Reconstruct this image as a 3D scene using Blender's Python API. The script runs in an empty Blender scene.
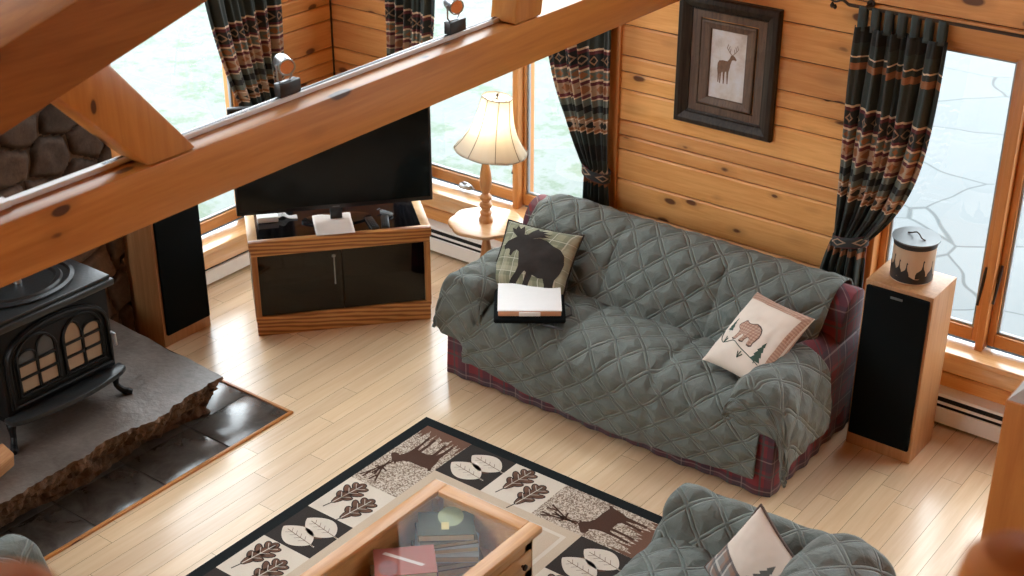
import bpy, bmesh, math, random
from mathutils import Vector, Matrix, noise
random.seed(7)
sc = bpy.context.scene
COL = sc.collection
PI = math.pi
def rad(a): return a * PI / 180
def lerp(a, b, t): return a + (b - a) * t
def sstep(a, b, x):
    t = min(1, max(0, (x - a) / (b - a))); return t * t * (3 - 2 * t)

# ------------------------------------------------------------------ mesh builder
class MB:
    def __init__(s):
        s.bm = bmesh.new(); s.uv = s.bm.loops.layers.uv.new('UVMap'); s.M = None
    def _fin(s, vs):
        if s.M is not None:
            for v in vs: v.co = s.M @ v.co
        return s
    def box(s, x0, y0, z0, x1, y1, z1, mi=0, bev=0, seg=2, M=None):
        r = bmesh.ops.create_cube(s.bm, size=1); vs = r['verts']
        for v in vs:
            v.co = Vector((lerp(x0, x1, v.co.x + .5), lerp(y0, y1, v.co.y + .5), lerp(z0, z1, v.co.z + .5)))
        fs = list({f for v in vs for f in v.link_faces})
        for f in fs: f.material_index = mi
        if bev:
            es = list({e for f in fs for e in f.edges})
            n0 = set(s.bm.verts) - set(vs)
            r = bmesh.ops.bevel(s.bm, geom=es, offset=bev, segments=seg, affect='EDGES', profile=.5)
            for f in r['faces']: f.material_index = mi
            vs = [v for v in s.bm.verts if v not in n0]
        if M is not None:
            for v in vs: v.co = M @ v.co
        return s._fin(vs)
    def face(s, pts, mi=0):
        vs = [s.bm.verts.new(p) for p in pts]; f = s.bm.faces.new(vs); f.material_index = mi
        s._fin(vs); return f
    def prism(s, poly, a, b, axis='z', mi=0, bev=0, M=None):
        def m(p, h):
            if axis == 'z': return Vector((p[0], p[1], h))
            if axis == 'y': return Vector((p[0], h, p[1]))
            return Vector((h, p[0], p[1]))
        lo = [s.bm.verts.new(m(p, a)) for p in poly]; hi = [s.bm.verts.new(m(p, b)) for p in poly]
        n = len(poly); fs = [s.bm.faces.new(lo[::-1]), s.bm.faces.new(hi)]
        for i in range(n): fs.append(s.bm.faces.new((lo[i], lo[(i + 1) % n], hi[(i + 1) % n], hi[i])))
        bmesh.ops.recalc_face_normals(s.bm, faces=fs)
        for f in fs: f.material_index = mi
        vs = lo + hi
        if bev:
            n0 = set(s.bm.verts) - set(vs)
            r = bmesh.ops.bevel(s.bm, geom=list({e for f in fs for e in f.edges}), offset=bev, segments=2, affect='EDGES', profile=.5)
            for f in r['faces']: f.material_index = mi
            vs = [v for v in s.bm.verts if v not in n0]
        if M is not None:
            for v in vs: v.co = M @ v.co
        return s._fin(vs)
    def lathe(s, prof, c=(0, 0, 0), seg=32, mi=0, M=None, f=None):
        rings = []; vs = []
        for r, z in prof:
            ring = []
            for k in range(seg):
                a = 2 * PI * k / seg; rr = r * (f(a, z) if f else 1)
                v = s.bm.verts.new((c[0] + rr * math.cos(a), c[1] + rr * math.sin(a), c[2] + z)); ring.append(v)
            rings.append(ring); vs += ring
        fs = []
        for i in range(len(rings) - 1):
            for k in range(seg):
                fs.append(s.bm.faces.new((rings[i][k], rings[i][(k + 1) % seg], rings[i + 1][(k + 1) % seg], rings[i + 1][k])))
        if prof[0][0] > 1e-6: fs.append(s.bm.faces.new(rings[0][::-1]))
        if prof[-1][0] > 1e-6: fs.append(s.bm.faces.new(rings[-1]))
        bmesh.ops.recalc_face_normals(s.bm, faces=fs)
        for q in fs: q.material_index = mi
        if M is not None:
            for v in vs: v.co = M @ v.co
        return s._fin(vs)
    def tube(s, pts, r, seg=10, mi=0, closed=False):
        pts = [Vector(p) for p in pts]; n = len(pts); rings = []; vs = []
        up = None
        for i, p in enumerate(pts):
            if closed: t = pts[(i + 1) % n] - pts[i - 1]
            else: t = pts[min(i + 1, n - 1)] - pts[max(i - 1, 0)]
            t.normalize()
            if up is None:
                up = Vector((0, 0, 1)) if abs(t.z) < .9 else Vector((1, 0, 0))
            a = (up - t * up.dot(t)).normalized(); b = t.cross(a); up = a
            rr = r[i] if isinstance(r, (list, tuple)) else r
            ring = [s.bm.verts.new(p + (a * math.cos(2 * PI * k / seg) + b * math.sin(2 * PI * k / seg)) * rr) for k in range(seg)]
            rings.append(ring); vs += ring
        fs = []
        for i in range(n if closed else n - 1):
            A = rings[i]; B = rings[(i + 1) % n]
            for k in range(seg): fs.append(s.bm.faces.new((A[k], A[(k + 1) % seg], B[(k + 1) % seg], B[k])))
        if not closed: fs += [s.bm.faces.new(rings[0][::-1]), s.bm.faces.new(rings[-1])]
        bmesh.ops.recalc_face_normals(s.bm, faces=fs)
        for q in fs: q.material_index = mi
        return s._fin(vs)
    def grid(s, fn, nu, nv, uvf=None, mi=0, flip=False):
        V = [[s.bm.verts.new(fn(i / nu, j / nv)) for i in range(nu + 1)] for j in range(nv + 1)]
        for j in range(nv):
            for i in range(nu):
                idx = [(i, j), (i + 1, j), (i + 1, j + 1), (i, j + 1)]
                if flip: idx = idx[::-1]
                f = s.bm.faces.new([V[b][a] for a, b in idx]); f.material_index = mi
                if uvf:
                    for l, (a, b) in zip(f.loops, idx): l[s.uv].uv = uvf(a / nu, b / nv)
        s._fin([v for r in V for v in r]); return V
    def decal(s, poly, fn, mi=0, cuts=0):
        """a flat outline laid on a surface given by fn(x, y)"""
        vs = [s.bm.verts.new((p[0], p[1], 0)) for p in poly]
        f = s.bm.faces.new(vs)
        if f.normal.z < 0: f.normal_flip()
        f.normal_update()
        if f.normal.z < 0: f.normal_flip()
        n0 = set(s.bm.verts) - set(vs)
        r = bmesh.ops.triangulate(s.bm, faces=[f], ngon_method='EAR_CLIP'); fs = r['faces']
        nv = [v for v in s.bm.verts if v not in n0]
        if cuts:
            for ax in (0, 1):
                lo, hi = min(v.co[ax] for v in nv), max(v.co[ax] for v in nv); k = math.ceil((lo + 1e-4) / cuts)
                while k * cuts < hi - 1e-4:
                    nv = [v for v in s.bm.verts if v not in n0]; pf = {q for v in nv for q in v.link_faces}
                    co = Vector((0, 0, 0)); co[ax] = k * cuts; no = Vector((0, 0, 0)); no[ax] = 1
                    bmesh.ops.bisect_plane(s.bm, geom=nv + list({e for q in pf for e in q.edges}) + list(pf), plane_co=co, plane_no=no, dist=1e-6); k += 1
            nv = [v for v in s.bm.verts if v not in n0]
        for q in {q for v in nv for q in v.link_faces}: q.material_index = mi
        for v in nv: v.co = Vector(fn(v.co.x, v.co.y))
        return s._fin(nv)
    def build(s, name, mats, parent=None, smooth=27, world=False, solid=0, sub=0, recalc=False):
        if recalc: bmesh.ops.recalc_face_normals(s.bm, faces=s.bm.faces)
        if world and parent is not None:
            s.bm.transform(MW[parent.name].inverted())
        me = bpy.data.meshes.new(name); s.bm.to_mesh(me); s.bm.free()
        for m in (mats if isinstance(mats, (list, tuple)) else [mats]): me.materials.append(m)
        if smooth:
            me.polygons.foreach_set('use_smooth', [True] * len(me.polygons))
            me.set_sharp_from_angle(angle=rad(smooth))
        o = bpy.data.objects.new(name, me); COL.objects.link(o)
        if parent is not None:
            o.parent = parent
            MW[o.name] = MW[parent.name]
        else: MW[o.name] = Matrix()
        if solid:
            md = o.modifiers.new('thick', 'SOLIDIFY'); md.thickness = solid; md.offset = -1
        if sub:
            md = o.modifiers.new('sub', 'SUBSURF'); md.levels = sub; md.render_levels = sub
        return o
MW = {}
def tag(o, label=None, cat=None, group=None, kind=None):
    for k, v in (('label', label), ('category', cat), ('group', group), ('kind', kind)):
        if v: o[k] = v
    return o
def thing(name, label, cat, loc=(0, 0, 0), rz=0, group=None, M=None, kind=None):
    o = bpy.data.objects.new(name, None); COL.objects.link(o); o.empty_display_size = .1
    W = M if M is not None else Matrix.Translation(loc) @ Matrix.Rotation(rz, 4, 'Z')
    o.location = W.to_translation(); o.rotation_euler = W.to_euler()
    MW[o.name] = W
    return tag(o, label, cat, group, kind)
def place(o, loc, rz=0):
    """move the origin of a single-mesh object built at the world origin"""
    o.location = loc; o.rotation_euler = (0, 0, rz); return o
def struct(o, label, cat): return tag(o, label, cat, kind='structure')

def spline(pts, n):
    """points evenly spaced along a Catmull-Rom curve through pts (any dimension)"""
    pts = [Vector(p) for p in pts]
    P = [2 * pts[0] - pts[1]] + pts + [2 * pts[-1] - pts[-2]]
    dense = []
    for i in range(1, len(P) - 2):
        for k in range(24):
            t = k / 24; a, b, c, d = P[i - 1:i + 3]
            dense.append(.5 * ((2 * b) + (c - a) * t + (2 * a - 5 * b + 4 * c - d) * t * t + (3 * b - a - 3 * c + d) * t ** 3))
    dense.append(pts[-1])
    L = [0]
    for i in range(1, len(dense)): L.append(L[-1] + (dense[i] - dense[i - 1]).length)
    out = []; j = 0
    for k in range(n):
        s = L[-1] * k / (n - 1)
        while j < len(L) - 2 and L[j + 1] < s: j += 1
        t = (s - L[j]) / max(1e-9, L[j + 1] - L[j]); out.append(dense[j].lerp(dense[j + 1], min(1, t)))
    return out, L[-1]

# ------------------------------------------------------------------ materials
class NT:
    def __init__(s, name):
        s.m = bpy.data.materials.new(name); s.m.use_nodes = True; s.t = s.m.node_tree; s.t.nodes.clear()
    def n(s, typ, props=None, **ins):
        nd = s.t.nodes.new('ShaderNode' + typ)
        for k, v in (props or {}).items(): setattr(nd, k, v)
        for k, v in ins.items():
            key = int(k[1:]) if k[0] == '_' and k[1:].isdigit() else k.replace('_', ' ')
            sk = nd.inputs[key]
            if hasattr(v, 'is_output'): s.t.links.new(v, sk)
            else: sk.default_value = v
        return nd
    def math(s, op, a, b=0.0, c=0.0, clamp=False):
        nd = s.n('Math', {'operation': op, 'use_clamp': clamp}, _0=a, _1=b, _2=c); return nd.outputs[0]
    def mix(s, f, a, b, blend='MIX'):
        nd = s.t.nodes.new('ShaderNodeMix'); nd.data_type = 'RGBA'; nd.blend_type = blend
        for i, v in ((0, f), (6, a), (7, b)):
            if hasattr(v, 'is_output'): s.t.links.new(v, nd.inputs[i])
            else: nd.inputs[i].default_value = (v if i == 0 else c4(v))
        return nd.outputs[2]
    def ramp(s, f, stops, mode='LINEAR'):
        nd = s.n('ValToRGB', None, Fac=f); cr = nd.color_ramp; cr.interpolation = mode
        while len(cr.elements) < len(stops): cr.elements.new(.5)
        for e, (p, c) in zip(cr.elements, stops): e.position = p; e.color = c4(c)
        return nd.outputs[0]
    def obj(s): return s.n('TexCoord').outputs['Object']
    def uvc(s): return s.n('TexCoord').outputs['UV']
    def xyz(s, v): return s.n('SeparateXYZ', None, Vector=v).outputs
    def vmul(s, v, k): return s.n('VectorMath', {'operation': 'MULTIPLY'}, _0=v, _1=k).outputs[0]
    def vadd(s, v, k): return s.n('VectorMath', {'operation': 'ADD'}, _0=v, _1=k).outputs[0]
    def noise(s, v, scale=1, detail=3, rough=.5, dist=0, out=0):
        return s.n('TexNoise', None, Vector=v, Scale=scale, Detail=detail, Roughness=rough, Distortion=dist).outputs[out]
    def bump(s, h, strength=.3, dist=.01):
        return s.n('Bump', None, Height=h, Strength=strength, Distance=dist).outputs[0]
    def out(s, color, rough=.5, normal=None, **kw):
        p = s.n('BsdfPrincipled', None, Base_Color=c4(color) if not hasattr(color, 'is_output') else color, Roughness=rough, **kw)
        if normal is not None: s.t.links.new(normal, p.inputs['Normal'])
        o = s.n('OutputMaterial'); s.t.links.new(p.outputs[0], o.inputs[0]); return s.m
def c4(c): return tuple(c) if len(c) == 4 else (c[0], c[1], c[2], 1)
def srgb(r, g, b):
    f = lambda v: (v / 255) / 12.92 if v / 255 <= .04045 else ((v / 255 + .055) / 1.055) ** 2.4
    return (f(r), f(g), f(b))

def plain(name, color, rough=.5, var=.12, scale=30, bump=0, **kw):
    t = NT(name); v = t.obj(); n = t.noise(v, scale, 3)
    c = t.mix(n, [x * (1 - var) for x in color], [min(1, x * (1 + var)) for x in color])
    return t.out(c, rough, t.bump(n, bump, .004) if bump else None, **kw)

def wood(name, light, dark, axis='X', grain=1.0, knots=1.0, rough=.4, island=.0, coat=0.0, contrast=.5, spec=.5, figure=0):
    t = NT(name); v = t.obj()
    rnd = t.n('NewGeometry').outputs['Random Per Island']
    off = t.n('CombineXYZ', None, X=t.math('MULTIPLY', rnd, 37.0), Y=t.math('MULTIPLY', rnd, 91.0), Z=t.math('MULTIPLY', rnd, 53.0)).outputs[0]
    along, cross = (1.8 * grain, 30 * grain)
    sc3 = {'X': (along, cross, cross), 'Y': (cross, along, cross), 'Z': (cross, cross, along)}[axis]
    p = t.vadd(t.vmul(v, sc3), off) if island else t.vmul(v, sc3)
    n1 = t.noise(p, 1.0, 5, .55, .9)
    n2 = t.noise(p, 4.5, 4, .6)
    w = t.math('ADD', t.math('MULTIPLY', n1, .7), t.math('MULTIPLY', n2, .3))
    if figure:
        fp = t.vadd(t.vmul(v, {'X': (1.1, 9, 9), 'Y': (9, 1.1, 9), 'Z': (9, 9, 1.1)}[axis]), (3.1, 1.7, 4.4))
        wv = t.n('TexWave', {'wave_type': 'RINGS', 'rings_direction': 'SPHERICAL'}, Vector=fp, Scale=1.6, Distortion=5.0, Detail=3.0, Detail_Scale=1.2).outputs[0]
        w = t.math('ADD', t.math('MULTIPLY', w, .5), t.math('MULTIPLY', wv, .5 * figure))
    c = t.ramp(w, [(.5 - .25 * (1 - contrast * .6), dark), (.5, [lerp(a, b, .55) for a, b in zip(dark, light)]), (.5 + .2 * (1 - contrast * .6), light)])
    if knots:
        k3 = {'X': (3.6, 8, 8), 'Y': (8, 3.6, 8), 'Z': (8, 8, 3.6)}[axis]
        kp = t.vadd(t.vmul(v, k3), off) if island else t.vmul(v, k3)
        kp = t.n('VectorMath', {'operation': 'ADD'}, _0=kp, _1=t.vmul(t.n('TexNoise', None, Vector=t.vmul(v, (9, 9, 9)), Scale=1.0).outputs['Color'], (.12, .12, .12))).outputs[0]
        vo = t.n('TexVoronoi', {'feature': 'F1'}, Vector=kp, Scale=1.0)
        gate = t.math('GREATER_THAN', t.xyz(vo.outputs['Color'])[0], 1 - .8 * knots)
        vc = t.xyz(vo.outputs['Color']); d = t.math('DIVIDE', vo.outputs['Distance'], t.math('ADD', .35, t.math('MULTIPLY', vc[1], .85)))
        core = t.math('MULTIPLY', t.n('MapRange', None, _0=d, _1=.14, _2=.19, _3=.97, _4=0.0).outputs[0], gate)
        halo = t.math('MULTIPLY', t.n('MapRange', None, _0=d, _1=.16, _2=.40, _3=.4, _4=0.0).outputs[0], gate)
        c = t.mix(halo, c, [x * .55 for x in dark]); c = t.mix(core, c, [dark[0] * .16, dark[1] * .12, dark[2] * .14])
    if island:
        hs = t.n('HueSaturation', None, Hue=t.math('ADD', t.math('MULTIPLY', rnd, .012 * island), .5 - .006 * island), Saturation=1.0,
                 Value=t.math('ADD', t.math('MULTIPLY', rnd, .42 * island), 1 - .21 * island), Color=c)
        c = hs.outputs[0]
    nm = t.bump(w, .06, .003)
    kw = {'Coat_Weight': coat, 'Coat_Roughness': .2} if coat else {}
    return t.out(c, rough, nm, Specular_IOR_Level=spec, **kw)

PINE_L, PINE_D = (.80, .415, .145), (.66, .285, .075)
M_pinewall = wood('pine_wall_boards', PINE_L, PINE_D, 'X', island=.55, rough=.42, knots=1.0)
M_pinewest = wood('pine_wall_boards_west', PINE_L, PINE_D, 'Y', island=.55, rough=.42, knots=1.0)
BEAM_L, BEAM_D = (.56, .245, .055), (.40, .145, .024)
M_rail_log = wood('log_rail_pine', (.42, .15, .028), (.33, .10, .016), 'Z', grain=.6, rough=.6, knots=.6, contrast=.2, spec=.15)
M_rafter = wood('shaded_rafter_pine', (.34, .125, .022), (.22, .072, .011), 'Y', grain=.6, rough=.6, knots=1.2, contrast=.3, spec=.25)  # beam pine made darker: the rafter's shade is in the colour
M_beamY = wood('pine_beam', BEAM_L, BEAM_D, 'Y', grain=.6, rough=.36, knots=1.2, contrast=.4)
M_beamZ = wood('pine_upright', BEAM_L, BEAM_D, 'Z', grain=.6, rough=.38, knots=1.2, contrast=.4)
M_beamX = wood('pine_crosswise', BEAM_L, BEAM_D, 'X', grain=.6, rough=.38, knots=.5, contrast=.2)
M_trimX = wood('pine_trim_long', (.62, .30, .10), (.50, .21, .06), 'X', rough=.35, knots=.35, contrast=.2)
M_trimY = wood('pine_trim_side', (.62, .30, .10), (.50, .21, .06), 'Y', rough=.35, knots=.35, contrast=.2)
M_trimZ = wood('pine_trim_upright', (.60, .27, .085), (.47, .185, .05), 'Z', rough=.35, knots=.1, contrast=.2)
M_sillX = wood('glare_pine_sill', (.72, .44, .21), (.58, .30, .11), 'X', rough=.25, knots=.3, contrast=.3, coat=1.0)  # trim pine made lighter: window glare on the sills put into the colour
M_sillY = wood('glare_pine_sill_side', (.72, .44, .21), (.58, .30, .11), 'Y', rough=.25, knots=.3, contrast=.3, coat=1.0)
M_floor = wood('maple_floorboards', (.80, .605, .385), (.69, .475, .27), 'Y', grain=.8, island=.4, rough=.36, knots=.0, coat=1.0, contrast=.3)
M_oak = wood('golden_oak', (.56, .27, .085), (.25, .085, .018), 'X', grain=1.1, rough=.38, knots=0, contrast=.5, figure=1.0)
M_oakZ = wood('golden_oak_upright', (.50, .235, .075), (.27, .10, .025), 'Z', grain=.75, rough=.38, knots=0, contrast=.8)
M_spkoak = wood('speaker_oak_veneer', (.50, .27, .12), (.36, .17, .065), 'Z', grain=1.3, rough=.42, knots=0, contrast=.4)
M_tableY = wood('coffee_table_oak', (.62, .33, .13), (.47, .21, .07), 'Y', grain=.9, rough=.36, knots=.0, contrast=.4)
M_tableX = wood('coffee_table_oak_cross', (.62, .33, .13), (.47, .21, .07), 'X', grain=.9, rough=.36, knots=.0, contrast=.4)
M_lampwood = wood('turned_maple', (.62, .32, .13), (.45, .19, .06), 'Z', grain=1.4, rough=.32, knots=0, contrast=.4)
M_firewood = wood('split_firewood', (.55, .30, .13), (.33, .14, .05), 'Y', grain=1.5, rough=.8, knots=.3)

M_black = plain('black_cloth', (.0035, .005, .0055), .9, .3, 400, .2, Specular_IOR_Level=.1)
M_blackgloss = plain('black_gloss', (.004, .004, .005), .08, .0)
M_screen = plain('tv_screen', (.004, .005, .005), .1, .0, Specular_IOR_Level=.22)
M_plastic = plain('black_plastic', (.012, .012, .013), .35, .1)
M_iron = plain('cast_iron', (.005, .005, .005), .45, .25, 90, .25, Specular_IOR_Level=.22)
M_irontop = plain('cast_iron_plate', (.018, .02, .021), .3, .25, 60, .2, Specular_IOR_Level=.4)
M_steel = plain('brushed_steel', (.42, .43, .44), .3, .08, 60, 0, Metallic=1.0)
M_copper = plain('copper_reflector', (.75, .35, .18), .2, .05, 20, 0, Metallic=1.0)
M_white = plain('white_enamel', (.80, .80, .77), .35, .03)
M_rail = plain('white_track', (.72, .74, .74), .3, .03)
M_paper = plain('white_paper', (.82, .82, .80), .6, .03)
M_orange = plain('peach_card', (.65, .33, .19), .6, .1)
M_greymetal = plain('grey_lid', (.13, .15, .155), .45, .15, 15, 0, Metallic=.2)
M_tan = plain('tan_pane_reflection', (.27, .19, .12), .3, .12, 14)  # floor reflected in the stove glass, painted as a tan colour
M_darkpane = plain('dark_grey_pane', (.05, .05, .05), .2, .3, 12)  # upper panes in plain dark grey
M_bronze = plain('dark_bronze', (.05, .035, .025), .45, .3, 50, .2, Metallic=.6)
M_dark = plain('dark_slot', (.008, .008, .008), .8)

def glass_mat(name, tint=(1, 1, 1), refl=1.0, rough=.0):
    t = NT(name)
    tr = t.n('BsdfTransparent', None, Color=c4(tint)); gl = t.n('BsdfGlossy', None, Color=(1, 1, 1, 1), Roughness=rough)
    bf = t.n('NewGeometry').outputs['Backfacing']; fr = t.n('Fresnel', None, IOR=t.math('ADD', 1.5, t.math('MULTIPLY', bf, 1 / 1.5 - 1.5)))
    mx = t.n('MixShader', None, _0=t.math('MULTIPLY', fr.outputs[0], refl))
    t.t.links.new(tr.outputs[0], mx.inputs[1]); t.t.links.new(gl.outputs[0], mx.inputs[2])
    o = t.n('OutputMaterial'); t.t.links.new(mx.outputs[0], o.inputs[0]); return t.m
M_glass = glass_mat('window_glass')
M_tint = glass_mat('smoked_glass', (.13, .09, .06), .7)
M_tableglass = glass_mat('table_glass', (.97, .985, .97), .12)

# quilted cover: UV in metres; double rows of stitching in a diamond lattice
def quilt_mat(name, base, thread, L=.13):
    t = NT(name); uv = t.uvc(); x = t.xyz(uv)
    wob = t.noise(t.obj(), 5, 2)
    hs = []
    for sgn in (1, -1):
        d = t.math('MULTIPLY', t.math('ADD', x[0], t.math('MULTIPLY', x[1], float(sgn))), .7071 / L)
        d = t.math('ADD', d, t.math('MULTIPLY', wob, .25))
        f = t.math('ABSOLUTE', t.math('SUBTRACT', t.math('FRACT', d), .5))      # .5 at the line centre
        dist = t.math('MULTIPLY', t.math('SUBTRACT', .5, f), L)                 # metres to the line
        hs.append(dist)
    dm = t.math('MINIMUM', hs[0], hs[1])
    st = t.math('ABSOLUTE', t.math('SUBTRACT', dm, .0085))                      # two stitch rows, 17 mm apart
    row = t.n('MapRange', {'interpolation_type': 'SMOOTHSTEP'}, _0=st, _1=.0, _2=.0055, _3=1.0, _4=0.0).outputs[0]
    puff = t.n('MapRange', {'interpolation_type': 'SMOOTHSTEP'}, _0=dm, _1=.004, _2=.05, _3=0.0, _4=1.0).outputs[0]
    v = t.obj()
    wr = t.noise(t.n('VectorMath', {'operation': 'ADD'}, _0=t.vmul(v, (26, 26, 26)), _1=t.vmul(t.n('TexNoise', None, Vector=v, Scale=6.0).outputs['Color'], (9, 9, 9))).outputs[0], 1.0, 3, .6)
    fine = t.noise(v, 260, 2)
    h = t.math('ADD', t.math('MULTIPLY', row, -.55), t.math('MULTIPLY', puff, .9))
    h = t.math('ADD', h, t.math('MULTIPLY', wr, .55)); h = t.math('ADD', h, t.math('MULTIPLY', fine, .05))
    c = t.mix(wr, [k * .85 for k in base], [k * 1.15 for k in base])
    c = t.mix(t.math('MULTIPLY', row, .6), c, thread)
    return t.out(c, .75, t.bump(h, .9, .016), Sheen_Weight=.1)
M_quilt = quilt_mat('sage_quilted_cover', (.112, .130, .114), (.29, .325, .29))

def plaid_mat(name, base, stripes, scale=1.0, axes=(0, 2, 1)):
    """woven tartan: stripes = [(period, width, offset, colour, strength)] laid both ways"""
    t = NT(name); x = t.xyz(t.obj()); c = None
    n = t.noise(t.obj(), 300, 2)
    col = t.mix(n, [k * .8 for k in base], [k * 1.2 for k in base])
    for per, w, off, cc, stg in stripes:
        for a in ((x[axes[0]], x[axes[2]]), (x[axes[1]],)):
            s = a[0] if len(a) == 1 else t.math('ADD', a[0], a[1])
            f = t.math('FRACT', t.math('DIVIDE', t.math('ADD', s, off + 50.0), per))
            m = t.math('LESS_THAN', f, w / per)
            col = t.mix(t.math('MULTIPLY', m, stg), col, cc)
    return t.out(col, .8, t.bump(n, .2, .003), Sheen_Weight=.1)
M_plaid = plaid_mat('burgundy_plaid', (.165, .016, .025), [(.17, .075, 0, (.02, .022, .04), .55), (.17, .012, .03, (.03, .06, .06), .7), (.17, .007, .12, (.35, .28, .26), .4)])
M_mooseplaid = plaid_mat('olive_plaid', (.27, .27, .17), [(.075, .034, 0, (.12, .135, .08), .55), (.075, .005, .052, (.55, .53, .42), .7), (.15, .03, .05, (.45, .42, .30), .35)], axes=(0, 1, 2))
M_bearcheck = plaid_mat('brown_gingham', (.50, .33, .24), [(.016, .008, 0, (.24, .11, .07), .5)], axes=(0, 1, 2))
M_lodgeplaid = plaid_mat('grey_brown_plaid', (.20, .20, .19), [(.09, .03, 0, (.26, .13, .07), .6), (.09, .012, .05, (.55, .52, .46), .7), (.09, .02, .07, (.06, .07, .08), .6)], axes=(0, 1, 2))
M_cream = plain('cream_cotton', (.68, .60, .51), .8, .1, 12, .1)
M_moose = plain('moose_felt', (.020, .015, .012), .9, .3, 60, .1)
M_pinegreen = plain('green_applique', (.04, .075, .055), .9, .2, 60)
M_outline = plain('dark_stitching', (.06, .035, .03), .9, .2, 60)
M_brownvelvet = plain('brown_rim', (.09, .055, .04), .8, .3, 60, .2)

def curtain_mat():
    t = NT('lodge_curtain_fabric'); x = t.xyz(t.uvc())
    u, v = x[0], x[1]
    P = .98
    f = t.math('FRACT', t.math('DIVIDE', v, P))
    G, C, B, R, T, S, K = (.028, .042, .040), (.68, .54, .38), (.12, .026, .034), (.31, .13, .055), (.42, .30, .205), (.13, .155, .135), (.012, .017, .018)
    seq = [(0, K), (.10, G), (.165, C), (.175, G), (.20, R), (.235, G), (.42, C), (.432, B), (.45, K), (.525, B), (.54, C), (.552, S), (.60, C), (.612, B), (.632, T), (.695, B), (.712, C), (.722, S), (.76, K), (.80, S), (.835, R), (.845, C), (.855, T), (.90, R), (.915, C), (.925, G)]
    # a small zigzag edge on the bands
    zz = t.math('MULTIPLY', t.math('ABSOLUTE', t.math('SUBTRACT', t.math('FRACT', t.math('MULTIPLY', u, 9.0)), .5)), .014)
    col = t.ramp(t.math('ADD', f, zz), [(p, c) for p, c in seq], 'CONSTANT')
    def diamonds(col, vc, h, per, c, inner=None):
        a = t.math('DIVIDE', t.math('ABSOLUTE', t.math('SUBTRACT', f, vc)), h)
        b = t.math('MULTIPLY', t.math('ABSOLUTE', t.math('SUBTRACT', t.math('FRACT', t.math('DIVIDE', u, per)), .5)), 2.0)
        s = t.math('ADD', a, b)
        col = t.mix(t.math('LESS_THAN', s, .8), col, c)
        if inner: col = t.mix(t.math('LESS_THAN', s, .5), col, inner)
        return col
    col = diamonds(col, .487, .036, .11, (.33, .22, .14), K); col = diamonds(col, .576, .024, .09, R)
    col = diamonds(col, .218, .02, .12, (.33, .15, .07)); col = diamonds(col, .66, .032, .14, R, None); col = diamonds(col, .78, .03, .16, K)
    col = diamonds(col, .878, .025, .13, K)
    n = t.noise(t.n('CombineXYZ', None, X=t.math('MULTIPLY', u, 60.0), Y=t.math('MULTIPLY', v, 300.0), Z=0.0).outputs[0], 1, 3)
    col = t.mix(.5, col, t.mix(n, [0, 0, 0], [1, 1, 1]), 'SOFT_LIGHT')
    return t.out(col, .8, t.bump(n, .15, .002), Sheen_Weight=.1)
M_curtain = curtain_mat()

def stone_mat(name, a, b, scale=6, rough=.8, use_attr=False, bump=.5, spec=.3):
    t = NT(name); v = t.obj()
    n = t.noise(v, scale, 6, .62, .3); n2 = t.noise(v, scale * 7, 4, .6)
    w = t.math('ADD', t.math('MULTIPLY', n, .7), t.math('MULTIPLY', n2, .3))
    c = t.ramp(w, [(.3, a), (.68, b)])
    if use_attr:
        at = t.n('Attribute', {'attribute_name': 'stone'}).outputs['Color']
        c = t.mix(1.0, c, at, 'MULTIPLY')
    return t.out(c, rough, t.bump(w, bump, .012), Specular_IOR_Level=spec)
M_field = stone_mat('fieldstone', (.05, .030, .019), (.13, .082, .052), 9, .85, True)
M_slab = stone_mat('flagstone_slab', (.075, .058, .046), (.19, .165, .145), 5, .36, False, .8, .6)
M_slabedge = stone_mat('broken_stone_edge', (.035, .018, .01), (.17, .095, .05), 16, .75, False, 1.0)

# rug yarns
def yarn(name, a, b, scale=170, thr=None):
    t = NT(name); n = t.noise(t.obj(), scale, 2, .6)
    if thr is not None: n = t.n('MapRange', None, _0=n, _1=thr - .05, _2=thr + .05).outputs[0]
    return t.out(t.mix(n, a, b), .95, t.bump(t.noise(t.obj(), 420, 2), .4, .003), Specular_IOR_Level=.1)
R_black = yarn('rug_black_yarn', (.008, .010, .011), (.02, .024, .025))
R_cream = yarn('rug_cream_yarn', (.60, .53, .43), (.72, .65, .55))
R_beige = yarn('rug_beige_yarn', (.50, .40, .29), (.62, .51, .39))
R_speck = yarn('rug_speckled_yarn', (.22, .16, .12), (.62, .54, .44), 130, .5)
R_brown = yarn('rug_brown_yarn', (.12, .062, .042), (.20, .11, .075))
R_deer = yarn('rug_deer_yarn', (.055, .028, .02), (.10, .055, .038))
R_dark = yarn('rug_charcoal_yarn', (.025, .022, .02), (.06, .05, .045))
R_mix = yarn('rug_mixed_yarn', (.07, .045, .035), (.19, .10, .065), 60)

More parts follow.
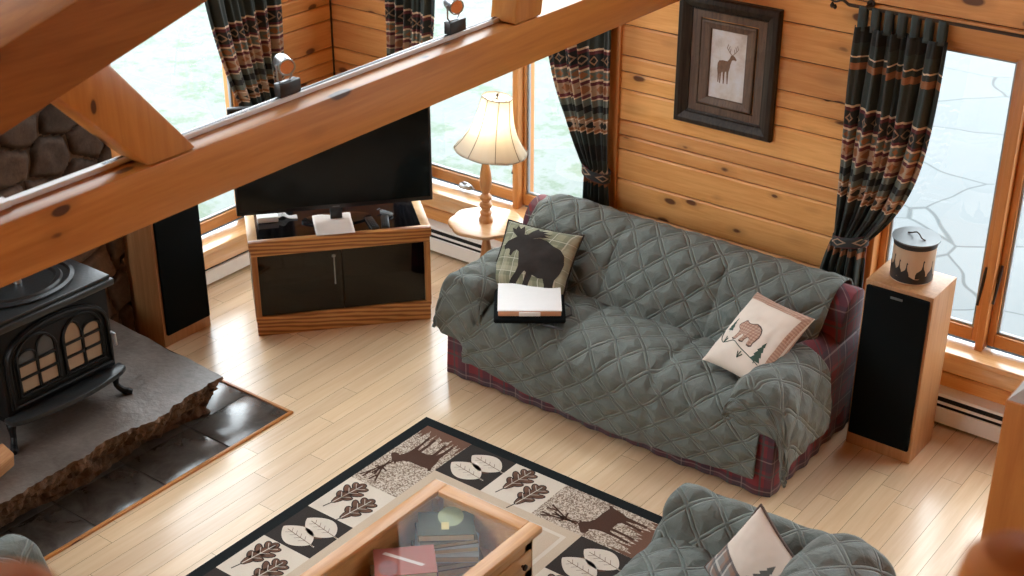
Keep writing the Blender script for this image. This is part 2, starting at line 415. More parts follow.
# ------------------------------------------------------------------ ground outside
def ground_mats():
    t = NT('pale_meadow'); v = t.obj()
    n = t.noise(v, 2.2, 6, .75); n2 = t.noise(v, 9, 5, .7)
    c = t.ramp(n, [(.36, (.10, .115, .102)), (.5, (.125, .14, .128)), (.60, (.055, .09, .045)), (.68, (.12, .135, .12))])
    c = t.mix(t.math('MULTIPLY', n2, .5), c, (.165, .175, .165))
    meadow = t.out(c, .95)
    t = NT('patio_flagstones'); v = t.obj()
    wv = t.n('VectorMath', {'operation': 'ADD'}, _0=v, _1=t.vmul(t.n('TexNoise', None, Vector=v, Scale=.9).outputs['Color'], (.5, .5, 0))).outputs[0]
    vo = t.n('TexVoronoi', {'feature': 'DISTANCE_TO_EDGE'}, Vector=wv, Scale=1.05)
    vc = t.n('TexVoronoi', {'feature': 'F1'}, Vector=wv, Scale=1.05)
    j = t.n('MapRange', None, _0=vo.outputs['Distance'], _1=.005, _2=.012).outputs[0]
    tone = t.xyz(vc.outputs['Color'])[0]
    c = t.mix(tone, (.080, .090, .093), (.106, .116, .117))
    c = t.mix(t.math('MULTIPLY', t.noise(v, 3, 5, .6), .5), c, (.072, .081, .083))
    c = t.mix(j, (.028, .036, .036), c)
    return meadow, t.out(c, .7)
M_meadow, M_patio = ground_mats()
b = MB(); b.box(-60, -30, -.6, 40, 70, -.32); struct(b.build('lawn', M_meadow), 'pale sunlit meadow outside the log room', 'lawn')
b = MB(); b.prism([(-5.3, 6.7), (8, 6.7), (8, 30), (-8.5, 30), (-6.0, 15)], -.34, -.28); struct(b.build('patio', M_patio), 'pale flagstone patio outside the right window', 'patio')

# ------------------------------------------------------------------ room shell
XW, YN = -6.28, 6.38           # west and north wall faces
XE, YS, ZC = 2.6, -3.2, 5.4
# floorboards, each its own island with a hairline gap
b = MB(); W = .104; x = XW - .02
while x < XE:
    y = YS + random.uniform(-1.2, 0)
    while y < YN + .02:
        L = random.uniform(.7, 2.0); y0 = max(y, YS); y1 = min(y + L, YN + .02)
        if y1 - y0 > .01:
            b.face([(x + .0009, y0 + .0009, 0), (x + W - .0009, y0 + .0009, 0), (x + W - .0009, y1 - .0009, 0), (x + .0009, y1 - .0009, 0)])
        y += L
    x += W
b.box(XW - .2, YS - .2, -.3, XE + .2, YN + .2, -.002, mi=1)
struct(b.build('floor', [M_floor, plain('floor_joint', (.16, .085, .035), .8)], smooth=0), 'pale varnished maple strip floor', 'floor')

def board_run(b, a0, a1, z0, z1, to, zs):
    """horizontal tongue-and-groove boards between a0 and a1; to(a, depth, z) gives the point"""
    for k in range(len(zs) - 1):
        lo, hi = max(z0, zs[k]), min(z1, zs[k + 1])
        if hi - lo < .004: continue
        prof = []
        if lo == zs[k]: prof += [(.016, lo + .003), (.005, lo + .003), (0, lo + .007)]
        else: prof += [(0, lo)]
        if hi == zs[k + 1]: prof += [(0, hi - .013), (.008, hi - .003), (.016, hi - .003)]
        else: prof += [(0, hi)]
        A = [b.bm.verts.new(to(a0, d, z)) for d, z in prof]; B = [b.bm.verts.new(to(a1, d, z)) for d, z in prof]
        for i in range(len(prof) - 1): b.bm.faces.new((A[i], B[i], B[i + 1], A[i + 1]))
zsA = [0.03]
for h in (.145, .15, .165, .165, .10, .125, .175, .095, .15, .155, .16, .19, .17, .16, .18, .15, .17, .19, .16, .18, .17, .15, .18, .17, .16, .19, .17, .16, .2, .18, .17, .16): zsA.append(zsA[-1] + h)
zsA = [0.0, .13, .28, .47, .656, .844, 1.024, 1.11, 1.20, 1.38, 1.48, 1.572, 1.744, 1.93]
while zsA[-1] < ZC: zsA.append(zsA[-1] + random.choice((.15, .17, .19)))
W1 = (-5.72, -4.145, .44, 2.00)      # x0, x1, z0, z1: window behind the lamp
W2 = (-2.55, -.35, .44, 2.00)       # window behind the tall speaker
U1 = (-6.1, -3.2, 2.35, 4.9); U2 = (-1.6, .6, 2.6, 4.6)
def wall(name, label, axis, c, sgn, a0, a1, openings, mat, thick=.22, boards=True):
    """c = inner face; outward is sgn along the other axis"""
    b = MB()
    if axis == 'x': to = lambda a, d, z: Vector((a, c + sgn * d, z))
    else: to = lambda a, d, z: Vector((c + sgn * d, a, z))
    As = sorted({a0, a1} | {o[0] for o in openings} | {o[1] for o in openings})
    for i in range(len(As) - 1):
        p, q = As[i], As[i + 1]; m = (p + q) / 2
        holes = sorted((o[2], o[3]) for o in openings if o[0] < m < o[1])
        z = 0
        for h0, h1 in holes + [(ZC, ZC)]:
            if h0 - z > .01:
                if boards: board_run(b, p, q, z, h0, to, zsA)
                P, Q = to(p, .017, z), to(q, thick, h0)
                b.box(min(P.x, Q.x), min(P.y, Q.y), z, max(P.x, Q.x), max(P.y, Q.y), h0, mi=1)
            z = h1
    bmesh.ops.remove_doubles(b.bm, verts=b.bm.verts, dist=1e-5)
    return struct(b.build(name, [mat, M_dark], smooth=0, recalc=False), label, 'wall')
wall('wall_north', 'knotty pine board wall with the framed deer picture', 'x', YN, 1, XW - .22, XE + .2, [W1, W2, U1, U2], M_pinewall)
W3 = (4.62, 5.65, .26, 2.00); U3 = (3.2, 6.2, 2.35, 4.9)
W3b = (-2.6, 1.9, 2.2, 5.1)
wall('wall_west', 'knotty pine board wall beside the stone chimney', 'y', XW, -1, YS - .2, YN + .015, [W3, U3, W3b], M_pinewest)
wall('wall_east', 'pine wall across the room behind the camera', 'y', XE, 1, YS, YN, [], M_pinewest)
wall('wall_south', 'pine wall behind the loft', 'x', YS, -1, XW, XE, [(-5.9, -3.4, 1.8, 5.0)], M_pinewall)
b = MB(); b.box(XW - .3, YS - .3, ZC, XE + .3, YN + .3, ZC + .2); struct(b.build('ceiling', M_beamX), 'pine ceiling high above the room', 'ceiling')

# loft floor the photograph was taken from
b = MB(); b.prism([(-1.45, .02), (.16, 1.27), (1.1, 2.0), (XE, 2.0), (XE, YS), (-1.45, YS)], 2.02, 2.25); struct(b.build('loft_slab', M_beamX), 'loft floor edge under the log railing', 'loft floor')

# ------------------------------------------------------------------ windows
def window(n, label, axis, c, sgn, op, mull, cranks=(), locks=(), sill_out=.085, sill_t=.075, fixed=()):
    """casement window: root carries frame, sashes, glass, sill, handles"""
    a0, a1, z0, z1 = op
    r = thing('window_%d' % n, label, 'window', kind='structure')
    if axis == 'x': to = lambda a, d, z: (a, c + sgn * d, z)
    else: to = lambda a, d, z: (c + sgn * d, a, z)
    def bx(b, A0, A1, d0, d1, Z0, Z1, bev=.004, mi=0):
        P, Q = to(A0, d0, Z0), to(A1, d1, Z1)
        b.box(min(P[0], Q[0]), min(P[1], Q[1]), Z0, max(P[0], Q[0]), max(P[1], Q[1]), Z1, mi, bev)
    mh, mv = (M_trimX if axis == 'x' else M_trimY), M_trimZ
    b = MB()                                                     # jambs and casing
    for A, s in ((a0, -1), (a1, 1)):
        bx(b, min(A, A - s * .035), max(A, A - s * .035), -.004, .2, z0, z1)
        bx(b, min(A, A + s * .065), max(A, A + s * .065), -.022, -.001, z0 - .0, z1 + .09)
    b.build('window_frame', mv, r)
    b = MB(); bx(b, a0, a1, -.004, .2, z1 - .035, z1); bx(b, a0 - .08, a1 + .08, -.026, -.001, z1, z1 + .10); b.build('head_casing', mh, r)
    b = MB(); bx(b, a0 - .1, a1 + .1, -sill_out, .09, z0 - .03, z0 + .004, .006); bx(b, a0 - .09, a1 + .09, -sill_out + .008, -.001, z0 - .03 - sill_t, z0 - .03, .003)
    b.build('window_sill', M_sillX if axis == 'x' else M_sillY, r)
    edges = [a0 + .035] + list(mull) + [a1 - .035]
    for A in mull:
        b = MB(); bx(b, A - .020, A + .020, .02, .19, z0, z1 - .03, .005); b.build('mullion', mv, r)
    for k in range(len(edges) - 1):
        l = edges[k] + (.022 if k else 0); q = edges[k + 1] - (.022 if k < len(edges) - 2 else 0)
        b = MB(); s = .016 if k in fixed else .036; Z0, Z1 = z0 + .02, z1 - .04
        bx(b, l, l + s, .075, .13, Z0, Z1); bx(b, q - s, q, .075, .13, Z0, Z1)
        b.build('sash', mv, r)
        b = MB(); bx(b, l + s, q - s, .075, .13, Z0, Z0 + .07); bx(b, l + s, q - s, .075, .13, Z1 - s, Z1); b.build('sash_rail', mh, r)
        b = MB()
        for e0, e1, g0, g1 in ((l + s, l + s + .012, Z0 + .07, Z1 - s), (q - s - .012, q - s, Z0 + .07, Z1 - s), (l + s + .012, q - s - .012, Z0 + .07, Z0 + .082), (l + s + .012, q - s - .012, Z1 - s - .012, Z1 - s)):
            bx(b, e0, e1, .09, .112, g0, g1, .002)
        b.build('glazing_bead', plain('grey_bead', (.30, .32, .33), .4), r)
        b = MB(); P = [to(A, .1, Z) for A, Z in ((l + s, Z0 + .07), (q - s, Z0 + .07), (q - s, Z1 - s), (l + s, Z1 - s))]; b.face(P); b.build('glass', M_glass, r, 0)
    for A in cranks:
        b = MB(); bx(b, A - .045, A + .045, .03, .07, z0 + .02, z0 + .055, .012); p = [to(A + d, e, z0 + .06 + h) for d, e, h in ((-.02, .05, 0), (.03, .03, .012), (.07, .02, .008), (.09, .02, -.01))]
        b.tube(p, .007, 8); b.build('crank_handle', M_steel, r)
    for A, Z in locks:
        b = MB(); p = [to(A, d, Z + h) for d, h in ((.075, .08), (.06, .03), (.045, -.03), (.03, -.09), (.02, -.11))]; b.tube(p, [.007, .009, .008, .006, .008], 8); b.build('lock_lever', M_bronze, r)
    return r
window(1, 'two pane casement window behind the table lamp', 'x', YN, 1, W1, [-4.83], cranks=[-5.24], locks=[(-4.85, .78)], fixed=(1,))
window(2, 'casement window overlooking the flagstone patio behind the speaker', 'x', YN, 1, W2, [-1.915, -1.15], locks=[(-1.955, .80), (-1.88, .83)])
window(3, 'window in the side wall overlooking pale meadow', 'y', XW, -1, W3, [], sill_t=.09, sill_out=.10)

# corner trim strip and boards beside the chimney
b = MB(); b.box(XW + .002, 4.44, 0.0, XW + .03, 4.555, 2.1, bev=.004); struct(b.build('trim_1', M_trimZ), 'upright pine strip between chimney and side window', 'trim')

b = MB(); b.box(XW - .001, YN - .008, .0, XW + .008, YN + .001, ZC, bev=0); struct(b.build('trim_3', plain('dark_corner_joint', (.05, .022, .01), .8)), 'dark joint where the two board walls meet', 'trim')
# ------------------------------------------------------------------ roof truss
XB = -3.51
b = MB(); b.box(XB - .142, -1.8, 2.055, XB, YN - .002, 2.25, bev=.006, seg=2); struct(b.build('tie_beam', M_beamY), 'long honey pine tie beam crossing the room', 'beam')
def slant(name, p0, p1, h, x0, x1, mat, label, bev=.008, ends=None):
    """timber in a plane of constant x from p0 to p1 (y, z); h = thickness upward-normal"""
    d = Vector((p1[0] - p0[0], p1[1] - p0[1])).normalized(); nrm = Vector((-d.y, d.x))
    b = MB(); poly = ends or [p0, p1, (p1[0] + nrm.x * h, p1[1] + nrm.y * h), (p0[0] + nrm.x * h, p0[1] + nrm.y * h)]
    b.prism(poly, x0, x1, 'x', bev=bev); return struct(b.build(name, mat), label, 'beam')
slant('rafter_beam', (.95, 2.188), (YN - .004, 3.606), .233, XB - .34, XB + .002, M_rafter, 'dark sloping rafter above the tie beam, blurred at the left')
def strut(poly, label):
    b = MB(); b.prism(poly, XB - .139, XB - .001, 'x', bev=.012); struct(b.build('strut_beam', M_beamZ), label, 'beam')
strut([(2.70, 2.252), (2.906, 2.252), (2.60, 2.625), (2.40, 2.572)], 'slanting pine strut between tie beam and rafter near the chimney')
strut([(4.655, 2.252), (4.845, 2.252), (5.03, 3.245), (4.80, 3.188)], 'pine strut rising from the tie beam above the lamp')

# track and spotlights
r = thing('track_rail', 'white lighting track along the back edge of the tie beam', 'light track', (XB - .105, 2.9, 2.251))
b = MB(); b.box(-.016, -3.5, 0, .016, 1.86, .018, bev=.002); b.build('rail', M_rail, r)
b = MB(); b.box(-.006, -.30, .0181, .006, 1.86, .0195); b.build('conductor_slot', M_plastic, r)
b = MB(); b.box(-.018, 1.86, 0, .018, 1.885, .02, bev=.002); b.build('end_cap', M_plastic, r)
b = MB(); b.box(-.022, -.86, 0, .022, -.66, .024, bev=.003); b.build('joiner', M_rail, r)
def spotlight(y, az, el, label):
    r = thing('spotlight', label, 'spotlight', (XB - .105, y, 2.271), 0, 'track spotlights on the tie beam')
    b = MB(); b.box(-.017, -.052, 0, .017, .052, .052, bev=.004); b.build('adapter_box', M_plastic, r)
    Y = thing  # yoke and head turn towards what they light
    Mh = Matrix.Translation((0, -.012, .118)) @ Matrix.Rotation(az, 4, 'Z') @ Matrix.Rotation(-el, 4, 'Y')
    b = MB(); b.tube([(0, -.047, .122), (0, -.047, .066), (0, -.035, .054), (0, .012, .054), (0, .024, .066), (0, .024, .122)], .0035, 8); b.M = None; b.build('yoke', M_steel, r)
    b = MB(); b.lathe([(.0, -.038), (.018, -.038), (.029, -.028), (.031, -.015), (.031, .026), (.033, .028), (.033, .034), (.028, .034), (.0265, .033), (.024, .006), (0, .004)], seg=24, M=Mh @ Matrix.Rotation(PI / 2, 4, 'Y'))
    h = b.build('lamp_head', M_steel, r)
    b = MB(); b.lathe([(.0262, .0328), (.022, .016), (.010, .0085), (.0, .0075)], seg=24, M=Mh @ Matrix.Rotation(PI / 2, 4, 'Y')); b.build('reflector', M_copper, h)
    return r
spotlight(3.43, rad(-22), rad(-8), 'steel spotlight on the tie beam beside the side wall curtain')
spotlight(4.385, rad(-22), rad(-8), 'steel spotlight on the tie beam nearer the slanting strut and lamp')

# log railing of the loft, out of focus in the bottom corners
r = thing('loft_railing', 'out of focus round log railing posts at the loft edge', 'railing', (-.62, .81, 2.25), math.atan2(.55, .71))
for xx, tz in ((-.452, .94), (.46, .965)):
    b = MB(); b.lathe([(.058, 0), (.056, .5), (.055, tz - .05), (.05, tz - .02), (.035, tz - .005), (0, tz)], (xx, 0, 0), 24); b.build('post', M_rail_log, r)
for zz in (.18, .72):
    b = MB(); b.tube([(-.46, 0, zz), (.46, 0, zz)], .035, 16); b.build('rail', M_beamX, r)
for k in range(5):
    b = MB(); b.tube([(-.3 + .15 * k, 0, .18), (-.3 + .15 * k, 0, .72)], .018, 10); b.build('baluster', M_beamZ, r)

# pine newel post with cut corners at the right edge
def newel():
    o = None
    b = MB(); w = .105; zt = 1.665; c = .06
    b.box(-w, -w, 0, w, w, zt - c, bev=.004)
    n0 = len(b.bm.verts)
    P = [(-w + .002, -w + .002), (w - .002, -w + .002), (w - .002, w - .002), (-w + .002, w - .002)]; k = (w - c) / w
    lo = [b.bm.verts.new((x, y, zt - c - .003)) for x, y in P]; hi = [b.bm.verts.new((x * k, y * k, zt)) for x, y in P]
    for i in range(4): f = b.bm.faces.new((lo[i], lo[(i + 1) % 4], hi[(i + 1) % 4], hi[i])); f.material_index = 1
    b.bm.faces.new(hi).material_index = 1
    o = b.build('newel_post', [wood('newel_pine', (.50, .21, .05), (.38, .13, .028), 'Z', grain=.6, rough=.4, knots=.7, contrast=.4), plain('sky_sheen_cut', (.42, .43, .41), .45, .15, 30)], smooth=20)  # cut top faces: grey sky reflection painted into their colour
    tag(o, 'square orange pine newel post with a cut top at the right edge', 'post')
    place(o, (-1.10 + w, 4.06 + w, 0))
newel()

# ------------------------------------------------------------------ fireplace side
def stone_face(b, o, ux, uz, w, h, nx, nz, depth, seed, cell=.2, nrm=None):
    """one face of a fieldstone wall: raised irregular stones with recessed joints"""
    rng = random.Random(seed); pts = []
    nr, nc = max(1, round(h / (cell * .8))), max(1, round(w / cell))
    for j in range(-1, nr + 1):
        for i in range(-1, nc + 1):
            pts.append(((i + .5 + rng.uniform(-.36, .36) + (.5 if j % 2 else 0)) * w / nc, (j + .5 + rng.uniform(-.34, .34)) * h / nr, rng.uniform(.45, 1.25), rng.uniform(.0, 1.0)))
    lay = b.bm.verts.layers.float_color.get('stone') or b.bm.verts.layers.float_color.new('stone')
    V = []
    for j in range(nz + 1):
        row = []
        for i in range(nx + 1):
            u, z = w * i / nx, h * j / nz
            q = noise.noise_vector(Vector((u * 5, z * 5, seed))) * .03
            ds = sorted((math.hypot(u + q.x - p[0], (z + q.y - p[1]) * 1.15), k) for k, p in enumerate(pts))[:2]
            e = ds[1][0] - ds[0][0]; p = pts[ds[0][1]]
            hgt = sstep(.0, .05, e) * (.75 + .25 * p[2]) * depth + noise.noise(Vector((u * 14, z * 14, p[3] * 9))) * .008
            v = b.bm.verts.new(o + ux * u + uz * z + nrm * hgt)
            tone = p[2] * (.25 + .75 * sstep(.0, .035, e)); v[lay] = (tone * (1 + .1 * p[3]), tone, tone * (1.05 - .15 * p[3]), 1)
            row.append(v)
        V.append(row)
    for j in range(nz):
        for i in range(nx): b.bm.faces.new((V[j][i], V[j][i + 1], V[j + 1][i + 1], V[j + 1][i]))
b = MB()
stone_face(b, Vector((-6.10, 2.0, 0)), Vector((0, 1, 0)), Vector((0, 0, 1)), 2.42, 3.4, 150, 210, .045, 3, .24, Vector((1, 0, 0)))
stone_face(b, Vector((-6.07, 4.40, 0)), Vector((-1, 0, 0)), Vector((0, 0, 1)), .20, 3.4, 16, 210, .03, 5, .2, Vector((0, 1, 0)))
b.box(-6.279, 2.0, 0, -6.09, 4.405, 3.4)
tag(b.build('stone_chimney', M_field, smooth=60), 'dark fieldstone chimney rising behind the stove', 'chimney', kind='structure')

# slate apron and its wooden edging
b = MB(); rng = random.Random(2)
for i in range(3):
    y = 4.372
    while y > 1.2:
        x1 = -4.785 - i * .305
        b.box(x1 - .30, max(1.2, y - .41), -.001, x1, y - .005, .008 + rng.uniform(0, .0015), bev=.002); y -= .415
b.box(-5.75, 1.2, -.001, -4.784, 4.374, .004, mi=1)
t = NT('slate_tiles'); v = t.obj(); n = t.noise(v, 7, 6, .65, .5)
M_slate = t.out(t.ramp(n, [(.3, (.040, .032, .026)), (.7, (.11, .098, .086))]), .2, t.bump(n, .3, .006), Coat_Weight=.4, Coat_Roughness=.22)
struct(b.build('floor_tiles', [M_slate, plain('slate_grout', (.03, .026, .022), .8)]), 'dark slate tiles in front of the stone hearth', 'tiles')
b = MB(); b.box(-4.783, 1.2, 0, -4.765, 4.39, .013, bev=.002); b.box(-5.75, 4.374, 0, -4.783, 4.39, .013, bev=.002)
struct(b.build('trim_2', M_beamY), 'thin wooden edging around the slate tiles', 'trim')

# rough two-layer stone hearth
def ragged(b, x1, yR, yL, xb, z0, z1, amp, seed, n=200, under=0.03):
    """slab whose front (east) and north edges are broken stone"""
    def edge(t):
        y = lerp(yL, yR, t); nn = lambda f, a: noise.noise(Vector((y * f, seed, 1.7))) * a
        x = x1 + nn(2.2, amp) + nn(7, amp * .5) + nn(20, amp * .32) + nn(52, amp * .18)
        return x, y
    top = [edge(k / n) for k in range(n + 1)]
    m = 50
    for k in range(1, m + 1):
        t = k / m; x = lerp(top[n][0], xb, t); top.append((x, lerp(yR, yR + .06, t) + noise.noise(Vector((x * 6, seed, 8))) * .015))
    lv = 9; rings = []
    for l in range(lv + 1):
        f = l / lv; z = lerp(z0, z1, f); ring = []
        for k, (x, y) in enumerate(top):
            g = noise.noise(Vector((y * 12 + x * 9, z * 38, seed))) * .030 + noise.noise(Vector((y * 34 + x * 20, z * 80, seed))) * .018
            ins = under * (1 - f) ** 1.2 + (g if 0 < l < lv else 0)
            if k <= n: q = (x - ins, y - (ins if k > n - 3 else 0), z)
            else: q = (x - (ins if k < n + 3 else 0), y - ins * .7, z)
            ring.append(b.bm.verts.new(q))
        rings.append(ring)
    for l in range(lv):
        for k in range(len(top) - 1):
            f = b.bm.faces.new((rings[l][k], rings[l][k + 1], rings[l + 1][k + 1], rings[l + 1][k])); f.material_index = 1
    # flat riven top
    cols = 26; P = rings[lv]; V = []
    for k in range(n + 1):
        row = [P[k]]
        for c in range(1, cols + 1):
            x = lerp(P[k].co.x, xb, c / cols); y = P[k].co.y + (.06 * (c / cols) if k == n else 0)
            row.append(b.bm.verts.new((x, y, z1 + noise.noise(Vector((x * 2.6, y * 2.6, seed))) * .007 + noise.noise(Vector((x * 9, y * 9, seed))) * .0025)))
        V.append(row)
    for k in range(n):
        for c in range(cols): b.bm.faces.new((V[k][c], V[k + 1][c], V[k + 1][c + 1], V[k][c + 1]))
    last = V[n]; pr = P[n:]
    for c in range(cols):   # close towards the north rim
        a = int(c * m / cols); bb = int((c + 1) * m / cols)
        f = [last[c]] + [pr[q] for q in range(max(a, 1), bb + 1)] + [last[c + 1]]
        f = [v for i, v in enumerate(f) if v not in f[:i]]
        if len(f) > 2: b.bm.faces.new(f)
r = thing('hearth', 'rough broken edged stone hearth slab under the black stove', 'hearth', (-5.5, 3.2, .01))
b = MB(); ragged(b, -5.10, 4.12, 2.58, -6.05, .010, .145, .04, 3.3, under=.03); b.build('base_stone', [M_slabedge, M_slabedge], r, 40, world=True, recalc=True)
b = MB(); ragged(b, -4.955, 4.12, 2.55, -6.05, .148, .275, .05, 9.1, under=.07); b.build('top_slab', [M_slab, M_slabedge], r, 40, world=True, recalc=True)

# ------------------------------------------------------------------ cast iron stove (front faces +x)
r = thing('wood_stove', 'black cast iron stove with gothic arched door on stone hearth', 'stove', (-5.49, 3.385, .285))
Fx = .235
b = MB(); b.prism([(-.31, .14), (.31, .14), (.315, .60), (-.315, .60)], -.24, Fx, 'x', bev=.012); b.box(-.22, -.30, .10, .20, .30, .15, bev=.01); b.build('firebox', M_iron, r)
b = MB(); b.box(-.27, -.345, .60, .27, .345, .635, bev=.01); b.box(-.255, -.332, .635, .255, .332, .655, bev=.006); b.build('top_plate', M_irontop, r)
b = MB()
E_ = Matrix.Diagonal((1, 1.25, 1, 1))
b.lathe([(.0, .655), (.215, .655), (.222, .668), (.205, .674), (.198, .664), (.175, .664), (.168, .674), (.15, .674), (.14, .666), (.0, .668)], seg=48, M=E_); b.build('griddle_lid', M_irontop, r)
b = MB(); b.lathe([(.0, .668), (.02, .668), (.018, .69), (.028, .70), (.022, .712), (0, .714)], (.0, .0, 0), 16); b.build('lid_knob', M_steel, r)
b = MB(); b.lathe([(.075, .67), (.075, 1.2), (.072, 5.11)], (-.14, -.05, 0), 24); b.build('flue_pipe', M_iron, r)
# door with arch
def arch(w, z0, zs, zt, n=14):
    return [(-w, z0), (w, z0)] + [(w * math.cos(PI * k / n), zs + (zt - zs) * math.sin(PI * k / n) ** .8 if 0 < k < n else zs) for k in range(n + 1)]
d = b = MB(); b.prism(arch(.29, .19, .42, .585), Fx - .002, Fx + .018, 'x', bev=.004)
b.tube([(Fx + .02, y, z) for y, z in arch(.277, .205, .42, .57)], .011, 8, closed=True); b.tube([(Fx + .02, y, z) for y, z in arch(.255, .235, .41, .54)], .005, 6, closed=True)
door = b.build('door', M_iron, r)
def gothic(y0, y1, z0, zs, zt, n=8):
    m = (y0 + y1) / 2
    return [(y0, z0), (y1, z0), (y1, zs)] + [(lerp(y1, m, math.sin(PI / 2 * k / n)), lerp(zs, zt, 1 - math.cos(PI / 2 * k / n) if 0 else (k / n) ** .8)) for k in range(1, n)] + [(m, zt)] + [(lerp(m, y0, 1 - math.cos(PI / 2 * k / n)), lerp(zt, zs, (k / n) ** 1.25)) for k in range(1, n)] + [(y0, zs)]
def gothic(y0, y1, z0, zs, zt, n=8):
    m = (y0 + y1) / 2; h = (y1 - y0) / 2
    rt = [(m + h * math.cos(PI / 2 * k / n), zs + (zt - zs) * math.sin(PI / 2 * k / n)) for k in range(n + 1)]
    return [(y0, z0), (y1, z0)] + rt + [(2 * m - y, z) for y, z in rt[-2::-1]]
b = MB(); bars = MB(); sm = MB()
for g0, g1 in ((-.235, -.022), (.022, .235)):
    mid = (g0 + g1) / 2
    for a, c in ((g0 + .008, mid - .008), (mid + .008, g1 - .008)):
        inner = abs(a + c) < .22
        zt = .50 if inner else .46
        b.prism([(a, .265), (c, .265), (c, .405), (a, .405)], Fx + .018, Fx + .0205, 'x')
        sm.prism([(a, .405), (c, .405)] + gothic(a, c, .405, .43, zt)[2:], Fx + .018, Fx + .0205, 'x') if g0 < 0 else b.prism(gothic(a, c, .405, .43, zt), Fx + .018, Fx + .0205, 'x')
        for z in (.335, .405): bars.box(Fx + .018, a - .004, z - .006, Fx + .03, c + .004, z + .006, bev=.002)
        bars.tube([(Fx + .024, y, z) for y, z in gothic(a - .004, c + .004, .26, .43, zt + .008)], .006, 6, closed=True)
    bars.tube([(Fx + .026, y, z) for y, z in gothic(g0 - .004, g1 + .004, .25, .42, .53)], .007, 6, closed=True)
b.build('pane', M_tan, door); sm.build('dark_grey_pane', M_darkpane, door); bars.build('lattice', M_iron, door)
b = MB(); b.tube([(Fx + .016, .285, .36), (Fx + .05, .288, .36), (Fx + .055, .288, .30)], .008, 8); b.build('latch', M_steel, r)
# ash lip: bowed shelf under the door
b = MB(); P = [(-.30 + .60 * k / 16, .0) for k in range(17)]
lip = [(Fx - .01, -.335)] + [(Fx + .05 + .06 * math.sin(PI * k / 16) ** .6, -.33 + .66 * k / 16) for k in range(17)] + [(Fx - .01, .335)]
b.prism(lip, .135, .165, 'z', bev=.01); b.build('ash_lip', M_irontop, r)
for sx in (-1, 1):
    for sy in (-1, 1):
        b = MB(); p = [(sx * .19, sy * .27, .13), (sx * .225, sy * .30, .10), (sx * .225, sy * .30, .05), (sx * .25, sy * .32, .015), (sx * .285, sy * .345, .006)]
        pts, _ = spline(p, 12); b.tube(pts, [.03, .03, .026, .022, .018, .016, .015, .015, .016, .018, .02, .012], 10); b.build('leg', M_iron, r)

b = MB(); b.prism([(-.05, 0), (.045, .0), (.055, .07), (.0, .115), (-.05, .08)], -.20, .06, 'y', bev=.006); o = b.build('firewood', M_firewood)
tag(place(o, (-5.145, 2.91, .288), rad(18)), 'split firewood log lying on the hearth before the stove', 'firewood')

# ------------------------------------------------------------------ tower speakers
def speaker(loc, rz, label, h=.925, w=.34, d=.28):
    """front faces -y, origin at front centre of the base"""
    r = thing('speaker', label, 'speaker', loc, rz, 'tower speakers')
    b = MB(); b.box(-w / 2, 0, 0, w / 2, d, h, bev=.003); b.build('cabinet', M_spkoak, r)
    b = MB(); b.box(-w / 2 + .012, -.022, .075, w / 2 - .012, -.0005, h - .018, bev=.008, seg=3); g = b.build('grille', M_black, r)
    b = MB(); b.box(-.03, -.0245, h - .052, .03, -.0215, h - .040, bev=.001)
    b.build('badge', M_greymetal, g)
    return r
speaker((-2.17, 5.89, 0), 0, 'tall oak speaker with black grille beside the sofa and right window')
speaker((-5.84, 4.62, 0), rad(90), 'tall oak speaker with black grille beside the stone chimney')

# candle canister with turkey silhouettes
r = thing('candle_canister', 'tin candle canister with turkey silhouettes on top of the right speaker', 'canister', (-2.18, 6.045, .925), rad(-20))
b = MB(); b.lathe([(0, .001), (.100, .001), (.1015, .004), (.100, .008), (.100, .19), (.0, .19)], seg=48); b.build('body', plain('parchment_tin', (.50, .36, .24), .4, .15, 8), r)
b = MB(); b.lathe([(.1005, .178), (.1025, .178), (.1025, .208), (.1005, .208)], seg=48); b.build('neck_band', M_plastic, r)
b = MB(); b.lathe([(0, .20), (.103, .20), (.113, .206), (.113, .212), (.104, .211), (.0, .209)], seg=48); lid = b.build('lid', M_greymetal, r)
b = MB(); pts, _ = spline([(-.055, 0, .212), (-.035, .004, .217), (-.018, 0, .227), (0, 0, .234), (.018, 0, .227), (.035, -.004, .217), (.055, 0, .212)], 24); b.tube(pts, .0035, 8); b.build('wire_handle', M_bronze, lid)
b = MB(); R_ = .1006
cyl = lambda x, y: (R_ * math.cos(x), R_ * math.sin(x), y)
b.grid(lambda u, v: cyl(u * 2 * PI, .004 + v * (.034 + .008 * math.sin(u * 40) * v)), 96, 2)
def turkey(a0, s, up=1.0):
    P = [(-.10, .03), (-.10, .05), (-.085, .062), (-.05, .070), (-.025, .078), (-.012, .095), (-.010, .113), (-.006, .120), (.004, .121), (.016, .113), (.005, .110), (.004, .095), (.012, .078), (.03, .068), (.045, .05), (.04, .03)]
    b.decal([(a0 + x * 3.3 * s, y * s + .002) for x, y in P], lambda x, y: (1.003 * R_ * math.cos(x), 1.003 * R_ * math.sin(x), y), cuts=.08)
for k, (a, s) in enumerate(((-2.25, 1.0), (-1.85, 1.12), (-1.5, .98), (-1.12, .92), (-.35, 1.05), (.2, .95), (.9, 1), (1.7, 1.05), (2.6, .95))): turkey(a, s)
b.build('turkey_silhouettes', M_plastic, r, recalc=False)

